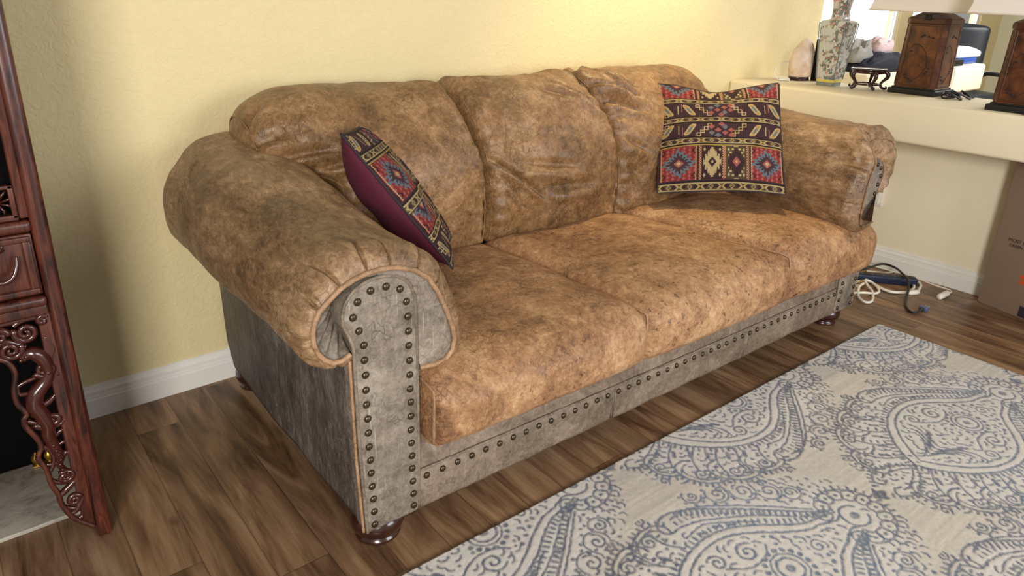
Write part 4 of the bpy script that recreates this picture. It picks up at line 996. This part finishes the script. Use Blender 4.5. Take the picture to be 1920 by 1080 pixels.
# two painted wooden table lamps with white shades
def lamp(loc, label, rz=0):
    t = thing('table_lamp', label, 'lamp', loc, rz, 'pair of painted wooden table lamps')
    mesh('base', *join(box(-.112, .112, -.112, .112, 0, .026, .004), box(-.100, .100, -.100, .100, .024, .034, .003)), M['black'], t, sharp=40)
    def fr(prof, ch=.22):
        V = []; F = []
        for h, z in prof:
            for x, y in ((-1,-1+ch),(-1,1-ch),(-1+ch,1),(1-ch,1),(1,1-ch),(1,-1+ch),(1-ch,-1),(-1+ch,-1)): V.append((x*h, y*h, z))
        m = len(prof)
        for i in range(m-1):
            for k in range(8): F.append((i*8+(k+1) % 8, i*8+k, (i+1)*8+k, (i+1)*8+(k+1) % 8))
        F.append(tuple(range(8))); F.append(tuple((m-1)*8+k for k in range(8))[::-1]); return np.array(V), F
    b = fixn(mesh('body', *fr([(.098,.030),(.092,.33)]), M['lampwood'], t, smooth=False))
    fixn(mesh('shoulder', *fr([(.094,.328),(.098,.332),(.098,.350),(.094,.356),(.045,.385),(.02,.392)]), M['lampedge'], t, smooth=False))
    for k in range(4):
        an = k*PI/2; V, F = join(box(-.072, .072, -.0, .004, .318, .328, .001), box(-.076, .076, 0, .004, .040, .050, .001), box(-.078, -.070, 0, .004, .045, .325, .001), box(.070, .078, 0, .004, .045, .325, .001))
        V = V.copy(); hw = np.interp(V[:,2], [.03, .33], [.098, .092]); V[:,0] *= hw/.098; V[:,1] = -hw-.003+V[:,1]
        R = np.array([[math.cos(an), -math.sin(an), 0], [math.sin(an), math.cos(an), 0], [0, 0, 1]]); mesh('panel_frame', V@R.T, F, M['lampedge'], t, smooth=False)
        # carved plum branch and bat on each face
        P = []
        r = random.Random(k+3); br_ = [(-.02,.06),(.015,.09),(.035,.13),(.03,.18),(.005,.22),(-.03,.235),(-.05,.215)]
        P.append(tube(smooth_path([(x, 0, z) for x, z in br_], 40), .0016, 6))
        for x, z in ((.045,.11),(.05,.125),(.038,.10),(-.045,.075),(-.03,.07),(-.052,.088),(.02,.27),(.0,.275),(.038,.265),(-.01,.268),(-.045,.2)):
            P.append(tube([(x-.008, 0, z), (x, -.001, z+.003), (x+.008, 0, z)], [.001, .0045, .001], 6))
        V, F = join(*P); hw = np.interp(V[:,2], [.03, .33], [.098, .092]); V[:,1] = V[:,1]*.5-hw-.0005; mesh('carved_branch', V@R.T, F, M['ink'], b)
    mesh('neck', *lathe([(.0,.388),(.014,.388),(.016,.395),(.010,.402),(.008,.42),(.008,.47),(.0,.47)], 18), M['black'], t)
    mesh('clasp', *box(-.104, -.092, -.014, .014, .345, .372, .002), M['black'], t, sharp=40)
    mesh('switch_knob', *lathe([(.0,0),(.008,0),(.009,.01),(.0,.013)], 12, (.0, 0, 0)), M['black'], t).matrix_local = Matrix.Translation((.096, -.03, .20)) @ Matrix.Rotation(PI/2, 4, 'Y')
    s0, s1, z0, z1 = .225, .15, .385, .70
    V = []; F = []
    for h, z in ((s0, z0), (s1, z1), (s1-.003, z1), (s0-.003, z0)):
        for x, y in ((-1,-1),(-1,1),(1,1),(1,-1)): V.append((x*h, y*h, z))
    for i in range(4):
        for k in range(4): F.append((i*4+(k+1) % 4, i*4+k, ((i+1) % 4)*4+k, ((i+1) % 4)*4+(k+1) % 4))
    sh = fixn(mesh('lamp_shade', V, F, M['shade'], t, smooth=False))
    for h, z in ((s0, z0), (s1, z1)): mesh('shade_trim', *tube([(-h,-h,z),(-h,h,z),(h,h,z),(h,-h,z)], .004, 6, closed=True), M['shade'], sh)
    mesh('shade_spider', *join(tube([(-s0*.83, 0, .47), (s0*.83, 0, .47)], .002, 6), tube([(0, -s0*.83, .47), (0, s0*.83, .47)], .002, 6)), M['metal'], sh)
    return t
lamp((3.235, .238, Z), 'painted brown wooden table lamp with black base beside the carved stand')
lamp((2.995, -.275, Z), 'painted brown wooden table lamp at the right edge, nearest the cardboard box')
ck = thing('cord_bundle', 'black coiled lamp cord lying on the ledge between the two lamps', 'cord', (3.2, .07, Z))
pts = [(3.24,.115),(3.14,.10),(3.09,.05),(3.12,.01),(3.17,.05),(3.16,.10),(3.11,.085),(3.14,.03),(3.20,.045),(3.22,.09),(3.17,.10),(3.15,.04),(3.20,.0),(3.25,.03),(3.28,.07),(3.25,.02),(3.30,-.005)]
mesh('cord', *tube(smooth_path([(x-3.2, y-.07, .004+.012*(k % 3)) for k, (x, y) in enumerate(pts)], 180), .0042), M['blackrub'], ck)
mesh('bundle_tie', *tube(smooth_path([(-.055+.03*math.cos(t), -.02+.02*math.sin(t), .02+.014*math.sin(2*t)) for t in np.linspace(0, 12, 30)], 90), .004), M['black'], ck)
ck2 = thing('lamp_cord', 'loop of thin black cord hanging over the ledge edge under the right lamp', 'cord', (2.90, -.36, Z))
mesh('cord', *tube(smooth_path([(x-2.90, y+.36, .005) for x, y in ((2.895,-.295),(2.853,-.312),(2.848,-.345),(2.865,-.385),(2.872,-.42),(2.86,-.47),(2.88,-.53))], 60), .003), M['blackrub'], ck2)

# ------------------------------------------------------------------ right corner: cardboard box, cords, outlet
cb = thing('cardboard_box', 'large flat brown cardboard box standing on end under the ledge', 'box', (3.034, -.294, 0), 0)
dv = np.array([-.27, -.962]); an = math.atan2(dv[1], dv[0])
cb.rotation_euler = (0, 0, an)          # local +x runs along the visible face, local +y points back under the ledge
mesh('carton', *box(0, .86, .0, .16, 0.0, .682, .003), M['card'], cb, sharp=40)
mesh('tape', *box(.0, .86, .06, .10, .6825, .6832), M['shade'], cb, smooth=False)
def text(body, size, x, z, mat, parent, name='printed_text', y=-.0012, ext=.0003):
    cu = bpy.data.curves.new(name, 'FONT'); cu.body = body; cu.size = size; cu.extrude = ext; cu.materials.append(mat)
    o = link(name, cu); me = bpy.data.meshes.new_from_object(o); bpy.data.objects.remove(o, do_unlink=True); o = link(name, me, parent); o.matrix_local = Matrix.Translation((x, y, z)) @ Matrix.Rotation(PI/2, 4, 'X'); return o
text('MOST ORDERS', .021, .058, .322, M['ink'], cb); text('GREEN HOUSE', .019, .066, .300, M['ink'], cb)
mesh('printed_logo', *join(box(.148, .20, -.0012, .0, .172, .190), box(.15, .20, -.0012, .0, .150, .166)), M['orange'], cb, smooth=False)
mesh('printed_block', *box(.182, .25, -.0012, 0, .006, .055), M['ink'], cb, smooth=False)
ol = thing('wall_outlet', 'white outlet cover on the low wall beside the sofa arm', 'outlet', (3.125, .287, .37))
mesh('cover_plate', *box(-.012, 0, -.036, .036, -.058, .058, .004), M['whiteplastic'], ol, sharp=40); mesh('plug_adapter', *box(-.040, -.010, -.030, .018, -.040, .040, .006), M['whiteplastic'], ol, sharp=40)
ps = thing('power_strip', 'dark navy power strip lying on the floor by the low wall', 'power strip', (2.915, .062, 0), math.atan2(-.155, .13))
mesh('housing', *box(-.155, .125, -.024, .024, .002, .040, .006), M['navyplastic'], ps, sharp=40)
for k in range(5): mesh('socket', *box(-.12+.05*k, -.088+.05*k, -.014, .014, .0395, .0412, .0006), M['black'], ps, smooth=False)
ec = thing('extension_cord', 'thick white extension cord coiled in loops beside the sofa foot', 'cord', (2.75, .05, 0))
def cord(parent, pts, r, mat, name='cord', n=140): return mesh(name, *tube(smooth_path([(x-parent.location.x, y-parent.location.y, z) for x, y, z in pts], n), r), M[mat], parent)
cord(ec, [(2.68,.20,.007),(2.72,.165,.008),(2.80,.145,.010),(2.835,.118,.009),(2.812,.075,.008),(2.79,.03,.008),(2.793,-.012,.008),(2.829,-.042,.008),(2.866,-.056,.008),(2.933,-.050,.008),(2.985,-.026,.008),(3.02,.012,.008),(3.04,-.02,.008),(3.00,-.055,.008),(2.93,-.075,.008),(2.885,-.085,.009)], .0068, 'whiteplastic')
cord(ec, [(2.62,.16,.007),(2.70,.13,.009),(2.754,.112,.020),(2.675,.097,.024),(2.597,.060,.012),(2.563,.017,.008),(2.583,-.004,.008),(2.641,.012,.008),(2.716,.050,.010),(2.761,.092,.012),(2.80,.125,.022),(2.826,.105,.012),(2.790,.060,.008),(2.742,.030,.008),(2.70,.033,.008),(2.64,.06,.018),(2.60,.10,.010),(2.56,.12,.007)], .0062, 'whiteplastic')
mesh('plug', *tube([(.085,-.115,.010),(.10,-.120,.011),(.125,-.133,.012),(.138,-.14,.012)], [.006,.012,.013,.010], 10), M['whiteplastic'], ec)
mesh('cord_tie', *tube([(.0+.020*math.cos(t), .068+.007*math.sin(t), .016+.016*math.sin(t)) for t in np.linspace(0, 2*PI, 20, endpoint=False)], .003, 6, closed=True), M['brass'], ec)
wc = thing('white_power_cord', 'thin white cord with an inline connector along the baseboard', 'cord', (3.06, .0, 0))
cord(wc, [(3.05,.30,.004),(3.085,.22,.004),(3.09,.12,.004),(3.10,.05,.004),(3.090,-.02,.004),(3.075,-.08,.004),(3.068,-.13,.004),(3.06,-.165,.005),(3.035,-.18,.007),(3.00,-.180,.010)], .0045, 'whiteplastic')
cord(wc, [(2.98,.20,.004),(3.02,.15,.005),(3.0,.11,.02),(3.02,.08,.03),(3.05,.09,.006)], .004, 'whiteplastic', n=50)
mesh('connector', *tube([(-.055,-.180,.012),(-.065,-.180,.012),(-.075,-.179,.013),(-.15,-.176,.013),(-.16,-.176,.013)], [.006,.010,.0145,.0145,.011], 10), M['whiteplastic'], wc)
bc = thing('black_power_cord', 'black cord with a blue-grey two-pin plug lying on the wood floor', 'cord', (2.75, -.10, 0))
cord(bc, [(2.95,.26,.006),(3.0,.215,.008),(3.05,.16,.040),(3.03,.09,.048),(2.975,.03,.048),(2.91,-.025,.046),(2.84,-.060,.024),(2.765,-.085,.010),(2.69,-.115,.006),(2.645,-.145,.006),(2.628,-.170,.006),(2.640,-.182,.008),(2.66,-.182,.009)], .0055, 'blackrub')
mesh('strain_relief', *tube([(-.092,-.082,.009),(-.075,-.084,.010),(-.060,-.086,.012)], [.005,.007,.009], 10), M['blackrub'], bc)
mesh('plug', *box(-.060, -.030, -.104, -.070, .003, .022, .004), M['bluegrey'], bc, sharp=40)
for dy in (-.007, .009): mesh('prong', *box(-.031, -.002, -.088+dy-.003, -.088+dy+.003, .012, .0135), M['metal'], bc, smooth=False)

# ------------------------------------------------------------------ far room beyond the ledge
oc = thing('office_chair', 'black leather office chair in the far room behind the second ledge', 'chair', (6.95, 1.25, 0), -.55)
def chairback():
    V, F, P = rbox((1,1,1), (.18,.6,.18), (26, 6, 26)); x, y, z = V[:,0], V[:,1], V[:,2]
    yy = .30+.055*y+.10*(1-x*x)*.9-.012*np.exp(-(x/.03)**2)*(y < 0)
    return np.stack([x*.33, yy, .62+(z+1)/2*.52], 1), F
mesh('backrest', *chairback(), M['chairleather'], oc)
mesh('headroll', *tube(smooth_path([(-.31,.31,1.10),(-.16,.37,1.12),(0,.39,1.125),(.16,.37,1.12),(.31,.31,1.10)], 30), .036, 12), M['chairleather'], oc)
V, F, P = rbox((.27,.26,.06), (.06,.06,.05), (12,12,5)); V[:,2] += .50; mesh('seat', V, F, M['chairleather'], oc)
for s in (-1, 1): mesh('armrest', *tube(smooth_path([(s*.30,.28,.60),(s*.32,.20,.70),(s*.32,.0,.71),(s*.31,-.15,.70),(s*.29,-.18,.56),(s*.26,-.1,.46)], 30), .02, 8), M['chairleather'], oc)
mesh('gas_lift', *lathe([(.03,.06),(.03,.3),(.02,.3),(.02,.46)], 14), M['black'], oc)
for k in range(5):
    an = k*2*PI/5; o = mesh('base_arm', *tube([(0,0,.09),(.15*math.cos(an),.15*math.sin(an),.08),(.29*math.cos(an),.29*math.sin(an),.06)], [.025,.02,.014], 8), M['black'], oc)
    mesh('caster', *tube([(.29*math.cos(an)-.012,.29*math.sin(an),.028),(.29*math.cos(an)+.012,.29*math.sin(an),.028)], .028, 12), M['black'], o)
FZ = .888
bt = thing('storage_tub', 'white lidded royal blue plastic tub on the far ledge', 'tub', (5.56, .925, FZ))
mesh('tub', *box(-.12, .24, -.07, .07, 0, .05, .015), M['blue'], bt, sharp=40)
def lid():
    V, F, P = rbox((1,1,1), (.3,.3,.5), (20,10,6)); x = V[:,0]; top = .105-.045*(x+1)/2
    return np.stack([x*.26+.04, V[:,1]*.08, .048+(V[:,2]+1)/2*(top-.02*x*x)], 1), F
mesh('lid', *lid(), M['white'], bt)
tag(mesh('black_box', *box(5.22, 5.42, .815, .850, FZ, FZ+.045, .004), M['black'], sharp=40), 'small black box in front of the blue tub on the far ledge', 'box')
pc = thing('patterned_carton', 'small red and white patterned carton on the far ledge', 'carton', (5.03, .88, FZ))
mesh('carton', *box(-.045, .045, -.03, .03, 0, .125, .003), M['pinkcloth'], pc, sharp=40)
for k in range(4): mesh('red_print', *box(-.046, .030, -.0312, -.030, .015+.027*k, .032+.027*k), M['orange'], pc, smooth=False)
fc = thing('white_hanging_cord', 'thin white cord hanging down the face of the far ledge', 'cord', (5.2, .79, .7))
mesh('cord', *tube(smooth_path([(-.02,.03,.19),(.0,.005,.187),(.02,-.001,.14),(.03,-.001,.08),(.015,-.001,.0)], 40), .005), M['whiteplastic'], fc)
def heap(name, label, cat, loc, sx, sy, h, mat, sd):
    V, F, P = rbox((1,1,1), (.6,.6,.8), (30,24,8)); V = V.copy(); q = vnoise(V*np.array([1,1,.2])+sd, 2.2)*.35+vnoise(V+sd, 5)*.16
    z = np.where(V[:,2] > -.3, (V[:,2]+1)/2*h*(1+q)*(1-.35*V[:,0]**2), 0); V = np.stack([V[:,0]*sx, V[:,1]*sy, np.maximum(z, 0)], 1)
    o = mesh(name, V, F, M[mat]); o.location = loc; return tag(o, label, cat)
heap('folded_blanket', 'crumpled dark navy cloth lying on the far ledge beyond the small stand', 'cloth', (4.28, .93, FZ), .30, .11, .115, 'navycloth', 1.0)
heap('pink_cushion', 'pale pink cushion on top of the navy cloth in the far room', 'cushion', (4.33, .965, FZ+.11), .12, .06, .085, 'pinkcloth', 4.0)
heap('grey_bag', 'light grey bag leaning behind the navy cloth in the far room', 'bag', (4.08, .975, FZ+.06), .13, .06, .115, 'greycloth', 8.0)

# ------------------------------------------------------------------ light
def area(name, loc, target, sx, sy, power, color, spread=None):
    l = bpy.data.lights.new(name, 'AREA'); l.shape = 'RECTANGLE'; l.size = sx; l.size_y = sy; l.energy = power; l.color = color
    if spread: l.spread = spread
    o = link(name, l); o.location = loc; o.rotation_euler = (Vector(target)-Vector(loc)).to_track_quat('-Z', 'Y').to_euler(); return o
area('window_light_left', (-2.1, -3.4, 1.9), (.9, .4, .4), 1.1, 1.3, 150, (1.0, .97, .93))
area('window_light_right', (2.2, -4.2, 1.5), (2.0, .2, .45), 2.2, 1.6, 90, (.95, .97, 1.0))
area('far_room_light', (5.6, -.8, 2.4), (5.4, .9, .8), 2.0, 1.0, 90, (1.0, .98, .93))
def spot(name, loc, target, power, color, ang, blend, r):
    l = bpy.data.lights.new(name, 'SPOT'); l.energy = power; l.color = color; l.spot_size = math.radians(ang); l.spot_blend = blend; l.shadow_soft_size = r
    o = link(name, l); o.location = loc; o.rotation_euler = (Vector(target)-Vector(loc)).to_track_quat('-Z', 'Y').to_euler(); return o
spot('ceiling_downlight', (2.0, .55, 2.45), (1.95, .85, .9), 90, (1.0, .77, .42), 75, .8, .06)
w = bpy.data.worlds.new('room_ambient'); sc.world = w; w.use_nodes = True
nt = w.node_tree; bg = nt.nodes['Background']; bg.inputs[0].default_value = (1.0, .95, .87, 1); bg.inputs[1].default_value = .27
# glowing sheet added outside the far windows as their bright sky
sk = mesh('daylight_backdrop', *box(4.5, 12.5, 3.6, 3.65, .0, 3.4), M['sky'], smooth=False); struct(sk); sk.name = 'sky_backdrop'
# ------------------------------------------------------------------ camera
cam = bpy.data.cameras.new('camera'); co = link('camera', cam)
Rc, Uc, Fc = Vector((0.777998, -0.6276698, 0.0273794)), Vector((0.1981177, 0.2864568, 0.9373857)), Vector((0.5962117, 0.7238599, -0.3472153))
co.matrix_world = Matrix(((Rc.x, Uc.x, -Fc.x, -.6083), (Rc.y, Uc.y, -Fc.y, -1.223), (Rc.z, Uc.z, -Fc.z, 1.2896), (0, 0, 0, 1)))
cam.sensor_width = 36; cam.sensor_fit = 'HORIZONTAL'; cam.lens = 1313.66/1920*36; cam.shift_x = 12.15/1920; cam.shift_y = -63.24/1920; cam.clip_start = .02
sc.camera = co
sc.view_settings.view_transform = 'Standard'; sc.view_settings.look = 'None'; sc.view_settings.gamma = 1; sc.view_settings.use_curve_mapping = False
sc.view_settings.exposure = 0.24
